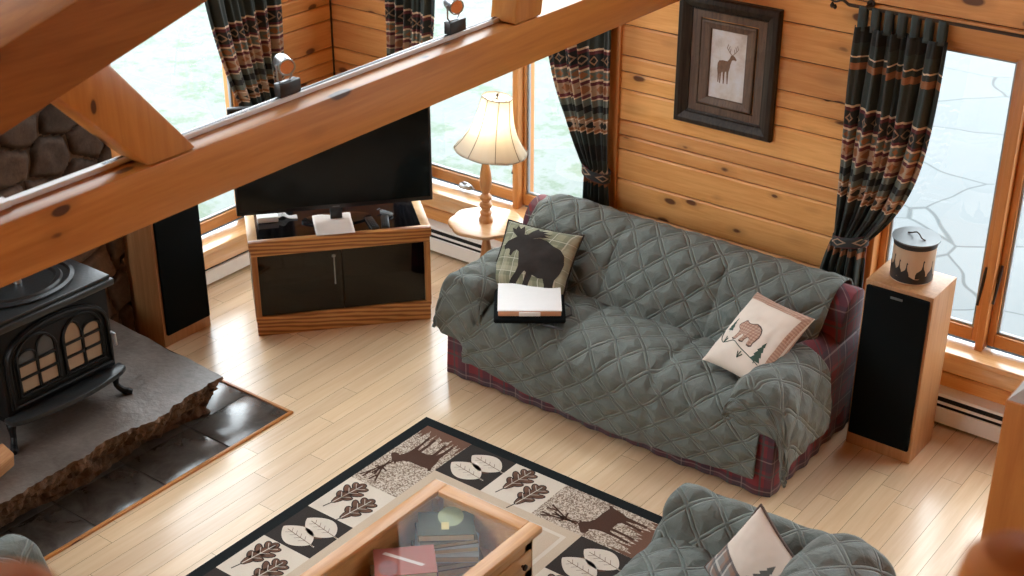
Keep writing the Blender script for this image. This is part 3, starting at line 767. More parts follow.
# ------------------------------------------------------------------ television corner
A_TV = math.atan2(.7615, .6481)
r = thing('television_stand', 'oak television stand with smoked glass doors standing across the corner', 'television stand', (-5.515, 4.855, 0), A_TV)
W_, D_, H_ = 1.015, .45, .60
b = MB(); b.box(.004, .004, 0, W_ - .004, D_, .098, bev=.003); b.build('plinth', M_oak, r)
for z0, z1 in ((.098, .126), (.508, .545)): b = MB(); b.box(0, -.004, z0, W_, .022, z1, bev=.003); b.build('front_rail', M_oak, r)
for x0, x1 in ((0, .034), (W_ - .034, W_)): b = MB(); b.box(x0, -.004, .126, x1, .02, .508, bev=.002); b.build('stile', M_oakZ, r)
b = MB(); b.box(0, .02, .098, .018, D_, .545); b.box(W_ - .018, .02, .098, W_, D_, .545); b.box(.018, D_ - .01, .098, W_ - .018, D_, .545, mi=0); b.box(.018, .024, .098, W_ - .018, D_ - .01, .112); b.box(.494, .02, .112, .512, D_ - .01, .545)
b.box(.018, .03, .30, .49, D_ - .02, .315)
b.build('carcass', plain('dark_oak_inside', (.10, .05, .02), .6), r)
for y0, y1 in ((-.012, .03), (D_ - .02, D_ + .008)): b = MB(); b.box(-.008, y0, .545, W_ + .008, y1, H_, bev=.004); b.build('top_rail', M_oak, r)
for x0, x1 in ((-.008, .045), (W_ - .045, W_ + .008)): b = MB(); b.box(x0, .03, .545, x1, D_ - .02, H_, bev=.004); b.build('top_side_rail', plain('pale_oak_edge', (.56, .36, .19), .35, .1, 20), r)  # side rails in a paler oak than the front rail
b = MB(); b.box(.045, .03, .56, W_ - .045, D_ - .02, H_ - .004); b.build('top_glass', M_blackgloss, r)
for k, (x0, x1) in enumerate(((.036, .506), (.509, W_ - .036))):
    b = MB(); b.box(x0, .008, .128, x1, .012, .506); dr = b.build('glass_door', M_tint, r)
    if k == 0:
        b = MB(); b.tube([(.462, .006, .47), (.462, -.012, .47), (.462, -.012, .30), (.462, .006, .30)], .004, 8); b.box(.452, -.004, .463, .472, .008, .477, bev=.002); b.build('door_handle', M_steel, dr)
def in_stand(name, label, cat, x0, y0, z0, x1, y1, z1, mat, extra=None):
    L = Matrix.Translation((-5.515, 4.855, 0)) @ Matrix.Rotation(A_TV, 4, 'Z')
    t_ = thing(name, label, cat, M=L @ Matrix.Translation(((x0 + x1) / 2, (y0 + y1) / 2, z0)))
    b = MB(); w, d, h = (x1 - x0) / 2, (y1 - y0) / 2, z1 - z0
    b.box(-w, -d, 0, w, d, h, bev=.004); b.build('case', mat, t_)
    if extra: extra(t_, w, d, h)
    return t_
def rx(t_, w, d, h):
    for k in range(7): b = MB(); b.box(-w + .03 + k * .05, -d - .003, h * .3, -w + .055 + k * .05, -d + .001, h * .45); b.build('button', M_steel, t_)
    b = MB(); b.lathe([(.016, 0), (.016, .012), (.013, .014), (0, .014)], seg=20, M=Matrix.Translation((w - .05, -d, h * .55)) @ Matrix.Rotation(PI / 2, 4, 'X')); b.build('dial', M_steel, t_)
in_stand('stereo_receiver', 'dark stereo receiver behind the left smoked glass door', 'receiver', .06, .07, .1125, .45, .37, .225, M_plastic, rx)
def dvd(t_, w, d, h):
    b = MB(); b.box(-.09, -d - .002, h * .45, .06, -d + .001, h * .7); b.build('disc_tray', M_greymetal, t_)
in_stand('disc_player', 'slim disc player on the upper shelf of the television stand', 'disc player', .07, .08, .3155, .44, .34, .375, M_greymetal, dvd)
for k in range(3):
    o = in_stand('storage_basket', ('brown box at the left of the stand shelf', 'brown box in the middle of the stand shelf', 'round edged tan box right on the stand shelf')[k], 'box', .075 + k * .115, .10, .3755, .175 + k * .115, .26, .47, plain('brown_box', ((.30, .17, .08), (.24, .15, .09), (.34, .19, .09))[k], .7, .3, 40), None); o['group'] = 'brown boxes on the stand shelf'
TVM = Matrix.Translation((-5.515, 4.855, 0)) @ Matrix.Rotation(A_TV, 4, 'Z') @ Matrix.Translation((.508, .20, H_ - .003))
r = thing('television', 'large black flat television on the oak corner stand', 'television', M=TVM)
b = MB(); b.box(-.56, -.018, .085, .56, .022, .725, bev=.006); b.box(-.35, .022, .17, .35, .06, .60, bev=.02); tv = b.build('housing', M_plastic, r)
b = MB(); b.box(-.545, -.0195, .112, .545, -.0175, .712); b.build('screen', M_screen, r)
b = MB(); b.box(-.02, -.0195, .095, .02, -.0185, .101); b.build('maker_badge', M_greymetal, r)
b = MB(); b.box(-.035, .004, .009, .035, .022, .16, bev=.005); b.build('neck', M_blackgloss, r)
b = MB(); b.prism([(.20 * math.cos(2 * PI * k / 40), .085 * math.sin(2 * PI * k / 40) + .02) for k in range(40)], .001, .009, 'z', bev=.003); b.build('base', M_blackgloss, r)
# paper, remotes and clutter on the stand
def on_stand(x, y, z=H_): return Matrix.Translation((-5.515, 4.855, 0)) @ Matrix.Rotation(A_TV, 4, 'Z') @ Matrix.Translation((x, y, z))
r = thing('paper_sheet', 'white paper sheet lying on top of the television stand', 'paper', M=on_stand(.482, .135, H_ + .0062))
b = MB(); b.grid(lambda u, v: ((u - .5) * .22, -.14 + v * .26, .001 + .012 * sstep(.75, 1, v) * (.7 + .3 * math.sin(u * 9))), 12, 20); b.build('sheet', plain('pale_printed_paper', (.72, .64, .57), .55, .12, 9), r, solid=.0008)
def remote(x, y, rz, label, mat, l=.16, w=.045):
    t_ = thing('remote_control', label, 'remote control', M=on_stand(x, y, H_ - .003) @ Matrix.Rotation(rz, 4, 'Z'), group='remote controls on the television stand')
    b = MB(); b.box(-w / 2, -l / 2, 0, w / 2, l / 2, .018, bev=.006); b.build('case', mat, t_)
    b = MB()
    for i in range(3):
        for j in range(5): b.box(-w * .32 + i * w * .25, -l * .36 + j * .022, .0175, -w * .32 + i * w * .25 + .007, -l * .36 + j * .022 + .008, .0195)
    b.build('keypad', M_greymetal, t_)
remote(.70, .10, rad(8), 'black remote control beside the paper on television stand', M_plastic)
remote(.775, .105, rad(-6), 'second black remote control to the right on television stand', M_plastic)
remote(.80, .22, rad(40), 'small pale remote control near the television base', M_greymetal, .08, .035)
o = thing('game_box', 'small white box with cables left of television base', 'box', M=on_stand(.12, .30, H_ - .003))
b = MB(); b.box(-.06, -.05, 0, .06, .05, .035, bev=.005); b.build('case', M_white, o)
b = MB()
for k in range(4):
    pts, _ = spline([(.06, -.03 + .015 * k, .02), (.09, -.03 + .02 * k, .03), (.12, -.02 + .01 * k, .008), (.17, -.03 + .015 * k, .006)], 14); b.tube(pts, .004, 6)
b.build('cables', M_white, o)

# ------------------------------------------------------------------ lamp table and lamp
r = thing('pedestal_table', 'small scalloped maple pedestal table under the lamp', 'side table', (-4.70, 5.95, 0), rad(12))
def scal(R, n=72):
    P = []
    for k in range(n):
        a = 2 * PI * k / n; m = abs(math.cos(a * 4)); P.append((R * (1 + .055 * (1 - m ** 1.6) * 1.0 - .03 * (1 if m > .96 else 0)) * math.cos(a), R * (1 + .055 * (1 - m ** 1.6)) * math.sin(a)))
    return P
b = MB(); b.prism(scal(.212), .538, .56, 'z', bev=.006); b.build('table_top', wood('table_top_maple', (.66, .42, .23), (.54, .30, .14), 'X', grain=1, rough=.22, knots=0, contrast=.3, coat=.5), r)
b = MB(); b.lathe([(.05, .10), (.045, .13), (.028, .16), (.03, .22), (.042, .30), (.03, .38), (.022, .44), (.035, .47), (.028, .49), (.06, .525), (.06, .538)], seg=28); b.build('pedestal', M_lampwood, r)
for k in range(3):
    a = rad(30 + 120 * k); b = MB(); pts, _ = spline([(.03 * math.cos(a), .03 * math.sin(a), .14), (.10 * math.cos(a), .10 * math.sin(a), .12), (.17 * math.cos(a), .17 * math.sin(a), .05), (.22 * math.cos(a), .22 * math.sin(a), .016)], 12); b.tube(pts, [.022] * 6 + [.018] * 6, 10); b.build('leg', M_lampwood, r)
LM = Matrix.Translation((.025, .019, .455)) @ Matrix.Rotation(rad(7), 4, Vector((-.604, .797, 0))) @ Matrix.Diagonal((1.07, 1.07, 1, 1)) @ Matrix.Translation((0, 0, -.42))
r = thing('table_lamp', 'turned wooden table lamp with cream bell shade before the window', 'lamp', (-4.70, 5.95, .56))
b = MB(); b.lathe([(0, 0), (.042, 0), (.042, .02), (.036, .028), (.030, .04), (.036, .052), (.036, .062), (.026, .07), (.026, .082), (.036, .092), (.038, .108), (.03, .12), (.022, .124), (.022, .134), (.034, .142), (.036, .156), (.026, .17), (.018, .176), (.026, .19), (.034, .225), (.036, .26), (.03, .31), (.022, .35), (.019, .385), (.028, .392), (.028, .402), (.016, .41), (.012, .43), (.012, .44), (0, .44)], seg=28); b.build('base', M_lampwood, r)
t = NT('cream_lampshade'); 
df = t.n('BsdfDiffuse', None, Color=(.86, .81, .70, 1)); tl = t.n('BsdfTranslucent', None, Color=(.88, .82, .70, 1)); mx = t.n('MixShader', None, _0=.5)
t.t.links.new(df.outputs[0], mx.inputs[1]); t.t.links.new(tl.outputs[0], mx.inputs[2]); oo = t.n('OutputMaterial'); t.t.links.new(mx.outputs[0], oo.inputs[0]); M_shade = t.m
sp = [(.195, .405), (.185, .418), (.16, .455), (.13, .51), (.108, .57), (.095, .63), (.084, .70), (.080, .725)]
lob = lambda a, z: 1 - .035 * (1 - abs(math.cos(a * 4)) ** .7) * 1.0
b = MB(); prof, _ = spline([(p[0], p[1], 0) for p in sp], 26); prof = [(p.x, p.y) for p in prof]
rings = []
for rr, z in prof: rings.append([b.bm.verts.new((rr * lob(2 * PI * k / 96, z) * math.cos(2 * PI * k / 96), rr * lob(2 * PI * k / 96, z) * math.sin(2 * PI * k / 96), z - .018 * max(0, (.5 - z) * 4) * (1 - abs(math.cos(4 * 2 * PI * k / 96))))) for k in range(96)])
for i in range(len(rings) - 1):
    for k in range(96): b.bm.faces.new((rings[i][k], rings[i][(k + 1) % 96], rings[i + 1][(k + 1) % 96], rings[i + 1][k]))
b.bm.transform(LM); sh = b.build('lamp_shade', M_shade, r, 60, solid=.002)
b = MB(); M_seam = plain('shade_trim', (.35, .29, .20), .7, .1)
for k in range(8):
    a = 2 * PI * (k + .0) / 8; b.tube([(rr * 1.006 * math.cos(a), rr * 1.006 * math.sin(a), z) for rr, z in prof], .0022, 6)
b.tube([(.0805 * lob(2 * PI * k / 64, 0) * math.cos(2 * PI * k / 64), .0805 * lob(2 * PI * k / 64, 0) * math.sin(2 * PI * k / 64), .726) for k in range(64)], .003, 6, closed=True)
b.tube([(.196 * lob(2 * PI * k / 96, 0) * math.cos(2 * PI * k / 96), .196 * lob(2 * PI * k / 96, 0) * math.sin(2 * PI * k / 96), .405 - .007 * (1 - abs(math.cos(8 * PI * k / 96)))) for k in range(96)], .003, 6, closed=True)
b.bm.transform(LM); b.build('trim_cord', M_seam, sh)
b = MB(); b.tube([(0, 0, .44), (0, 0, .50)], .018, 12); b.lathe([(0, .50), (.012, .50), (.03, .55), (.028, .58), (0, .61)], seg=16, mi=1); b.build('bulb', [M_steel, M_white], r)
b = MB(); b.tube([(0, .0, .50), (.055, 0, .55), (.05, 0, .68), (0, 0, .715), (-.05, 0, .68), (-.055, 0, .55), (0, 0, .50)], .0025, 6)
for k in range(3): b.tube([(0, 0, .715), (.08 * math.cos(k * 2.09), .08 * math.sin(k * 2.09), .722)], .002, 6)
b.lathe([(0, .712), (.006, .714), (.004, .724), (.009, .734), (.006, .744), (0, .748)], seg=12); b.bm.transform(LM); b.build('harp_and_finial', M_bronze, r)
bl = bpy.data.lights.new('bulb_light', 'POINT'); bl.energy = .7; bl.color = (1, .93, .82); bl.shadow_soft_size = .03
blo = bpy.data.objects.new('bulb_light', bl); COL.objects.link(blo); blo.location = (-4.70, 5.95, 1.18)

# ------------------------------------------------------------------ baseboard heaters
def heater(loc, rz, L, label):
    """front faces -y, runs along +x from its origin"""
    r = thing('baseboard_heater', label, 'heater', loc, rz, 'white baseboard heaters')
    b = MB(); b.prism([(-.068, .022), (-.068, .108), (-.060, .112), (-.060, .022)], 0.0, L, 'x'); b.box(.0, -.008, .02, L, -.001, .195); b.build('front_panel', M_white, r)
    b = MB(); b.prism([(-.001, .203), (-.058, .186), (-.062, .172), (-.057, .172), (-.052, .181), (-.001, .197)], 0, L, 'x'); b.build('top_cap', M_white, r)
    b = MB(); b.box(.005, -.048, .03, L - .005, -.009, .17); b.build('fin_core', M_dark, r)
    b = MB(); b.prism([(-.068, .133), (-.064, .146), (-.060, .145), (-.064, .132)], 0, L, 'x'); b.build('damper', M_white, r)
    for x in (0, L):
        b = MB(); b.box(x - .018, -.071, .015, x + .018, -.001, .2, bev=.004); b.build('end_cap', M_white, r)
heater((-5.9, YN - .0005, 0), 0, 1.9, 'white baseboard heater below the lamp window beside television stand')
heater((-2.5, YN - .0005, 0), 0, 1.9, 'white baseboard heater below the right window behind speaker')
heater((XW + .0005, 5.95, 0), rad(90), .001, 'x') if False else None
def heater_west():
    heater((XW + .0005, 4.80, 0), rad(90), 1.05, 'white baseboard heater below the side wall window left of television')
heater_west()

# ------------------------------------------------------------------ sofa under its quilted cover
def wrinkle(p, s=7, a=.006, sd=0): return noise.noise(Vector((p[0] * s + sd, p[1] * s, p[2] * s))) * a + noise.noise(Vector((p[0] * s * 2.3, p[1] * s * 2.3 + sd, p[2] * s * 2.3))) * a * .5
def quilt_puff(u, v, L=.13, a=.010):
    h = 1
    for sg in (1, -1):
        d = ((u + sg * v) * .7071 / L) % 1.0; d = abs(d - .5); h = min(h, (.5 - d) * L / .045)
    return a * sstep(0, 1, h)
def cover(name, parent, fn, nu, nv, lu, lv, seed=0, u0=0.0, v0=0.0, puff=.006, wr=.007, thick=.009, flip=False, mat=None):
    """quilted cloth laid over fn(u, v); lu, lv = size in metres for the stitching"""
    P = [[Vector(fn(i / nu, j / nv)) for i in range(nu + 1)] for j in range(nv + 1)]
    b = MB()
    def pt(u, v):
        i, j = round(u * nu), round(v * nv)
        du = P[j][min(i + 1, nu)] - P[j][max(i - 1, 0)]; dv = P[min(j + 1, nv)][i] - P[max(j - 1, 0)][i]
        n = du.cross(dv)
        n = n.normalized() if n.length > 1e-9 else Vector((0, 0, 1))
        if flip: n = -n
        p = P[j][i]
        return p + n * (quilt_puff(u0 + u * lu, v0 + v * lv, a=puff) + wrinkle(p, 6, wr, seed))
    b.grid(pt, nu, nv, lambda u, v: (u0 + u * lu, v0 + v * lv), flip=flip)
    # binding along the hem
    return b.build(name, mat or M_quilt, parent, 70, world=True, solid=thick)
SX0, SX1 = -4.40, -2.42
sofa = thing('sofa', 'long plaid sofa under a sage green quilted cover against the picture wall', 'sofa', (-3.41, 5.68, 0))
b = MB()
b.box(SX0 + .03, 5.24, .06, SX1 - .03, 6.12, .36, bev=.02); b.build('base', M_plaid, sofa, world=True)
# gathered plaid skirt
def skirt():
    b = MB(); path = [(SX0 + .01, 6.1), (SX0 + .01, 5.215), (SX1, 5.215), (SX1, 6.1)]
    seg = []
    for i in range(3):
        a, c = Vector(path[i]), Vector(path[i + 1]); n = int((c - a).length / .012); d = (c - a).normalized(); nn = Vector((d.y, -d.x))
        for k in range(n + (i == 2)): seg.append((a.lerp(c, k / n), nn))
    def f(u, v):
        k = min(len(seg) - 1, int(round(u * (len(seg) - 1)))); p, nn = seg[k]
        w = (1 - v) * (.006 * math.sin(k * .55) + .006 * math.sin(k * .17)); q = p + nn * (w + .012 * (1 - v)); return (q.x, q.y, .008 + v * .26)
    b.grid(f, len(seg) - 1, 6); return b.build('skirt', M_plaid, sofa, 60, world=True, solid=.006)
skirt()
prof = [(5.84, .30), (5.86, .62), (5.91, .745), (5.98, .785), (6.06, .78), (6.12, .73), (6.14, .6), (6.14, .2)]
pp, _ = spline([(p[0], p[1], 0) for p in prof], 24); poly = [(p.x, p.y) for p in pp]
b = MB(); b.prism(poly, SX0 + .02, SX1 - .0, 'x', bev=.012); b.build('back_frame', M_plaid, sofa, world=True)
def arm_frame(x0, x1, ya=5.20):
    b = MB(); m = (x0 + x1) / 2; w = (x1 - x0) / 2
    P = [(x0 + .02, .10), (x1 - .02, .10), (x1 - .015, .35)] + [(m + w * math.cos(PI * k / 12), .46 + .135 * math.sin(PI * k / 12)) for k in range(13)] + [(x0 + .015, .35)]
    b.prism(P, ya, 6.06, 'y', bev=.015); b.build('arm', M_plaid, sofa, world=True)
arm_frame(SX0 - .0, -4.17, 5.245); arm_frame(-2.63, SX1 + .03)
for k in range(3):
    x0 = -4.165 + k * .512; b = MB(); b.box(x0, 5.25, .34, x0 + .508, 5.72, .425, bev=.03, seg=3); b.build('seat_cushion', M_plaid, sofa, world=True)

# seat and front
sprof = [(5.172, .0), (5.172, .12), (5.176, .24), (5.19, .355), (5.232, .435), (5.32, .476), (5.45, .482), (5.56, .478), (5.64, .468), (5.68, .462)]
spts, sL = spline([(a, c, 0) for a, c in sprof], 90)
cushA, cushB = -3.66, -3.09
def seat(u, v):
    x = lerp(-4.26, -2.485, u)
    hem = lerp(.15, .11, u) - .055 * math.sin(PI * u)
    hem = max(.07, hem)
    k = v * 89; i = min(88, int(k)); p = spts[i].lerp(spts[i + 1], k - i); y, z = p.x, p.y
    if z < .3 and v < .4: z = lerp(hem, .3, z / .3)
    top = sstep(.28, .5, v)
    bow = .022 * math.sin(PI * u) * (1 - sstep(.35, .6, v))
    y -= bow
    for c in (cushA, cushB):
        e = math.exp(-((x - c) / .03) ** 2); z -= .022 * e * top; y += .012 * e * (1 - top)
    z += top * .016 * math.sin(PI * ((x + 4.26) / .6 % 1.0)) * math.sin(PI * sstep(.35, 1, v))
    # sides sag towards the ends
    z -= .02 * (1 - sstep(0, .05, u)) * (1 - top)
    return (x, y, z)
cover('seat_cover', sofa, seat, 250, 110, 1.775, sL, 3, .03, .0, flip=False)
# back
bprof = [(5.655, .462), (5.70, .53), (5.755, .61), (5.82, .70), (5.89, .775), (5.96, .808), (6.03, .812), (6.10, .785), (6.150, .71), (6.168, .60), (6.170, .40)]
bpts, bL = spline([(a, c, 0) for a, c in bprof], 100)
seams = (-3.735, -3.085)
def back(u, v):
    x = lerp(-4.325, -2.50, u)
    k = v * 99; i = min(98, int(k)); p = bpts[i].lerp(bpts[i + 1], k - i); y, z = p.x, p.y
    f = 1 - sstep(.5, .72, v)
    cush = 0
    for a, c in ((-4.3, seams[0]), (seams[0], seams[1]), (seams[1], -2.5)):
        if a <= x <= c:
            t = (x - a) / (c - a); cush = math.sin(PI * t) ** .55
    y -= .055 * cush * f * math.sin(PI * min(1, .12 + v * 1.5)) - .02 * f
    z -= (1 - cush) * .014 * (1 - f * .5)
    z += -.02 * (1 - sstep(0, .04, u)) + .01 * noise.noise(Vector((x * 3, 0, 4)))
    return (x, y, z)
cover('back_cover', sofa, back, 250, 110, 1.875, bL, 11, .055, .66, flip=False)
# arms
def arm_cover(name, prof, ys, front, hem, seed, flip):
    ap, aL = spline([(a, c, 0) for a, c in prof], 60)
    Ltot = abs(ys[1] - ys[0]) + front
    def f(u, v):
        k = u * 59; i = min(58, int(k)); p = ap[i].lerp(ap[i + 1], k - i); x, z = p.x, p.y
        s = v * Ltot; run = abs(ys[1] - ys[0])
        zb = hem(u, v)
        if s <= run:
            y = ys[0] - s; r = .05; d = run - s
            if d < r: z -= (r - math.sqrt(max(0, r * r - (r - d) ** 2))) * .8
        else:
            d = (s - run) / front; y = ys[1] - .006 - .03 * math.sin(PI * d) + (.03 * (1 - u) if name[0] == 'l' else 0); z0 = z - .04; z = lerp(z0, min(z0, front_hem(u, name)), d)
            y += .01 * math.sin(u * 16) * d
        if zb is not None and z < zb and s <= run: z = zb
        return (x, y, z)
    cover(name, sofa, f, 70, 110, aL, Ltot, seed, .4 + seed * .1, .02, wr=.009, flip=flip)
def front_hem(u, name):
    if name == 'left_arm_cover': return lerp(.14, .30, u ** .8)
    return lerp(.40, .37, sstep(0, .45, u)) if u < .45 else lerp(.37, .125, sstep(.45, .78, u)) if u < .80 else lerp(.125, .17, (u - .8) / .2)
arm_cover('left_arm_cover', [(-4.14, .475), (-4.17, .56), (-4.22, .612), (-4.29, .628), (-4.36, .61), (-4.41, .55), (-4.435, .45), (-4.44, .33)], (5.93, 5.19), .34, lambda u, v: None, 21, False)
arm_cover('right_arm_cover', [(-2.66, .47), (-2.635, .555), (-2.58, .615), (-2.51, .638), (-2.43, .625), (-2.365, .565), (-2.335, .46), (-2.322, .36), (-2.318, .24)], (5.60, 5.175), .44, lambda u, v: None, 33, True)
for o in sofa.children: 
    if o.name in ('left_arm_cover', 'right_arm_cover'): o.name = 'arm_cover'

# ------------------------------------------------------------------ pillows
def pillow_surface(w, h, th, seed, side=1, pinch=.06):
    def f(u, v):        # u, v in -1..1
        x = u * w / 2 * (1 - pinch * (1 - v * v) ) ; y = v * h / 2 * (1 - pinch * (1 - u * u))
        e = max(0, (1 - abs(u) ** 2.6)) * max(0, (1 - abs(v) ** 2.6))
        z = th / 2 * e ** .5
        z += (noise.noise(Vector((u * 2.2, v * 2.2, seed))) * .012 + noise.noise(Vector((u * 6, v * 6, seed))) * .004) * e ** .5
        return Vector((x, y, side * z))
    return f
def pillow(name, label, M, w, h, th, front, back, seed, border=None, group=None, rim=None):
    """local x right, y up, z towards the front"""
    r = thing(name, label, 'pillow', M=M)
    fr = pillow_surface(w, h, th, seed); bk = pillow_surface(w, h, th, seed + 5, -1)
    b = MB()
    b.grid(lambda u, v: fr(u * 2 - 1, v * 2 - 1), 36, 36, lambda u, v: (u * w, v * h)); b.grid(lambda u, v: bk(u * 2 - 1, v * 2 - 1), 36, 36, flip=True, mi=1)
    bmesh.ops.remove_doubles(b.bm, verts=b.bm.verts, dist=.0004)
    b.build('cushion', [front, back], r, 75)
    if rim is not None:
        b = MB(); N = 28; loop = []
        for (ua, va, ub, vb) in ((-1, -1, 1, -1), (1, -1, 1, 1), (1, 1, -1, 1), (-1, 1, -1, -1)):
            for k in range(N): t = k / N; loop.append(fr(lerp(ua, ub, t), lerp(va, vb, t)))
        b.tube(loop, .006, 6, closed=True); b.build('piping', rim, r)
    lift = lambda x, y: fr(max(-.995, min(.995, x)), max(-.995, min(.995, y))) + Vector((0, 0, .0016))
    return r, lift
def frame_from(origin, xdir, up):
    X = Vector(xdir).normalized(); Y = Vector(up); Y = (Y - X * Y.dot(X)).normalized(); Z = X.cross(Y)
    M = Matrix((X, Y, Z)).transposed().to_4x4(); M.translation = origin; return M
def to_pm(P, cx, cy, sx, sy): return [(cx + (x - .5) * sx, cy + (y - .5) * sy) for x, y in P]
MOOSE = [(.03, .64), (.06, .585), (.12, .60), (.15, .58), (.155, .51), (.185, .49), (.205, .56), (.24, .60), (.28, .58), (.31, .48), (.34, .36), (.33, .26), (.29, .14), (.27, .0), (.35, .0), (.38, .12), (.42, .24), (.45, .30), (.48, .28), (.47, .14), (.46, .0), (.54, .0), (.55, .14), (.57, .27), (.66, .24), (.73, .25), (.77, .16), (.77, .0), (.86, .0), (.88, .14), (.89, .28), (.94, .40), (.96, .54), (.93, .66), (.86, .73), (.74, .77), (.62, .84), (.52, .85), (.46, .825), (.42, .81), (.52, .86), (.64, .89), (.56, .915), (.66, .95), (.54, .955), (.60, 1.0), (.47, .985), (.44, 1.03), (.38, .95), (.34, .88), (.29, .86), (.27, .93), (.24, 1.02), (.20, .95), (.15, 1.01), (.13, .93), (.07, .95), (.11, .87), (.19, .81), (.13, .77), (.07, .72)]
BEAR = [(.0, .66), (.03, .76), (.09, .83), (.14, .92), (.20, .95), (.25, .90), (.34, .88), (.46, .92), (.58, .99), (.72, .96), (.86, .86), (.96, .68), (1.0, .48), (.97, .30), (.93, .20), (.94, .06), (.86, .0), (.74, .02), (.76, .14), (.72, .28), (.64, .30), (.60, .18), (.58, .05), (.48, .01), (.40, .05), (.46, .16), (.46, .32), (.38, .36), (.32, .22), (.28, .06), (.18, .02), (.09, .06), (.15, .18), (.17, .34), (.14, .50), (.06, .56)]
TREE = [(.46, 0), (.54, 0), (.54, .10), (.98, .12), (.74, .30), (.86, .33), (.66, .52), (.76, .55), (.58, .74), (.64, .77), (.5, 1.0), (.36, .77), (.42, .74), (.24, .55), (.34, .52), (.14, .33), (.26, .30), (.02, .12), (.46, .10)]
# moose pillow
BL, TL = Vector((-4.225, 5.38, .470)), Vector((-4.315, 5.67, .735)); TR = Vector((-3.985, 5.77, .715))
Mp = frame_from((0, 0, 0), TR - TL, TL - BL); ctr = BL + (Mp @ Vector((.20, .205, .05)).to_4d()).to_3d() if False else BL + Mp.to_3x3() @ Vector((.20, .205, .055)); Mp.translation = ctr
r, lift = pillow('moose_pillow', 'olive plaid pillow with dark moose silhouette at the sofa left end', Mp, .43, .42, .15, M_mooseplaid, M_brownvelvet, 2.1, rim=M_moose)
b = MB(); b.decal(to_pm(MOOSE, .0, -.06, 1.86, 1.84), lift, cuts=.07); b.build('moose_silhouette', M_moose, r, 75)
# bear pillow
B1, B2 = Vector((-2.90, 5.43, .515)), Vector((-2.55, 5.345, .515)); T1 = Vector((-2.915, 5.785, .745))
Mp = frame_from((0, 0, 0), B2 - B1, T1 - B1); Mp.translation = (B1 + B2) / 2 + Mp.to_3x3() @ Vector((.012, .195, .055)) + Vector((0, -.02, -.015))
r, lift = pillow('bear_pillow', 'cream pillow with gingham bear appliqué leaning on the right sofa arm'.replace('é', 'e'), Mp, .365, .445, .14, M_cream, M_bearcheck, 6.2)
b = MB()
for rect in ([(-.99, .78), (.99, .78), (.99, .985), (-.99, .985)], [(.84, -.99), (.985, -.99), (.985, .78), (.84, .78)]): b.decal(rect, lift, cuts=.07)
b.build('gingham_border', M_bearcheck, r, 75)
b = MB(); b.decal(to_pm(BEAR, -.12, -.08, .86, .62), lambda x, y: lift(x, y) - Vector((0, 0, .0005)), cuts=.07); b.build('bear_outline', M_outline, r, 75)
b = MB(); b.decal(to_pm(BEAR, -.12, -.08, .80, .565), lambda x, y: lift(x, y) + Vector((0, 0, .0008)), cuts=.07); b.build('bear_applique', M_bearcheck, r, 75)
b = MB(); b.decal(to_pm(TREE, .56, -.36, .34, .56), lift, cuts=.07); b.build('pine_applique', M_pinegreen, r, 75); b = MB(); b.decal(to_pm(TREE, -.72, -.02, .2, .40), lift, cuts=.07); b.build('pine_applique', M_pinegreen, r, 75)
b = MB()
for pts in ([(-.92, -.22), (-.80, -.42), (-.62, -.52), (-.35, -.40), (-.05, -.48), (.3, -.55), (.7, -.62)], [(-.66, -.34), (-.62, -.52)], [(-.58, -.38), (-.62, -.52)], [(.06, -.72), (.0, -.58)], [(.06, -.72), (.08, -.55)], [(.06, -.72), (.16, -.6)]):
    q, _ = spline([(x, y, 0) for x, y in pts], 18); b.tube([lift(p.x, p.y) for p in q], .0022, 6)
b.build('stitched_hill', M_pinegreen, r, 75)

# white portfolio and black tray on the seat
r = thing('laptop_tray', 'black cushioned tray under the white folder on the sofa', 'tray', (-3.915, 5.315, .505), rad(37) )
b = MB(); b.box(-.185, -.175, 0, .185, .19, .03, bev=.012, seg=3); b.build('tray_top', M_black, r)
b = MB(); b.tube([(.185, .02, .02), (.215, -.02, .016), (.215, -.10, .014), (.185, -.13, .018)], .006, 8); b.build('side_loop', M_plastic, r)
r = thing('folder', 'white closed folder with peach edge lying on the black tray', 'folder', (-3.915, 5.315, .537), rad(37))
b = MB(); b.box(-.162, -.150, .0, .162, .158, .028, bev=.004); b.build('pages', M_orange, r)
b = MB(); b.box(-.165, -.150, .0285, .165, .16, .034, bev=.002); b.build('cover', M_paper, r)
b = MB(); b.box(-.055, -.158, .004, .055, -.1505, .026, bev=.002); b.build('clasp_label', M_paper, r)
o = thing('pen', 'black pen lying on the sofa seat before the folder', 'pen', (-3.70, 5.225, .502), rad(8))
b = MB(); b.lathe([(0, -.06), (.005, -.055), (.006, 0), (.006, .05), (.004, .06), (0, .062)], seg=12, M=Matrix.Rotation(PI / 2, 4, 'Y')); b.build('barrel', M_plastic, o)
b = MB(); b.box(.01, -.0015, .006, .05, .0015, .009); b.build('clip', M_plastic, o)

# ------------------------------------------------------------------ framed deer picture
r = thing('framed_picture', 'dark framed deer picture hanging on the pine board wall', 'picture', (-3.425, YN - .002, 1.29))
w, h = .585, .70
def ring(b, x0, x1, z0, z1, wd, y0, y1, prof=None, kx=1):
    """mitred moulding: outer rectangle, width wd, from depth y0 (outer) to y1 (inner)"""
    pr = prof or [(0, 0), (0, y0), (wd, y1), (wd, 0)]
    loops = []
    for off, y in pr: loops.append([b.bm.verts.new(p) for p in ((x0 + off * kx, y, z0 + off), (x1 - off * kx, y, z0 + off), (x1 - off * kx, y, z1 - off), (x0 + off * kx, y, z1 - off))])
    fs = []
    for i in range(len(loops) - 1):
        for k in range(4): fs.append(b.bm.faces.new((loops[i][k], loops[i][(k + 1) % 4], loops[i + 1][(k + 1) % 4], loops[i + 1][k])))
    bmesh.ops.recalc_face_normals(b.bm, faces=fs)
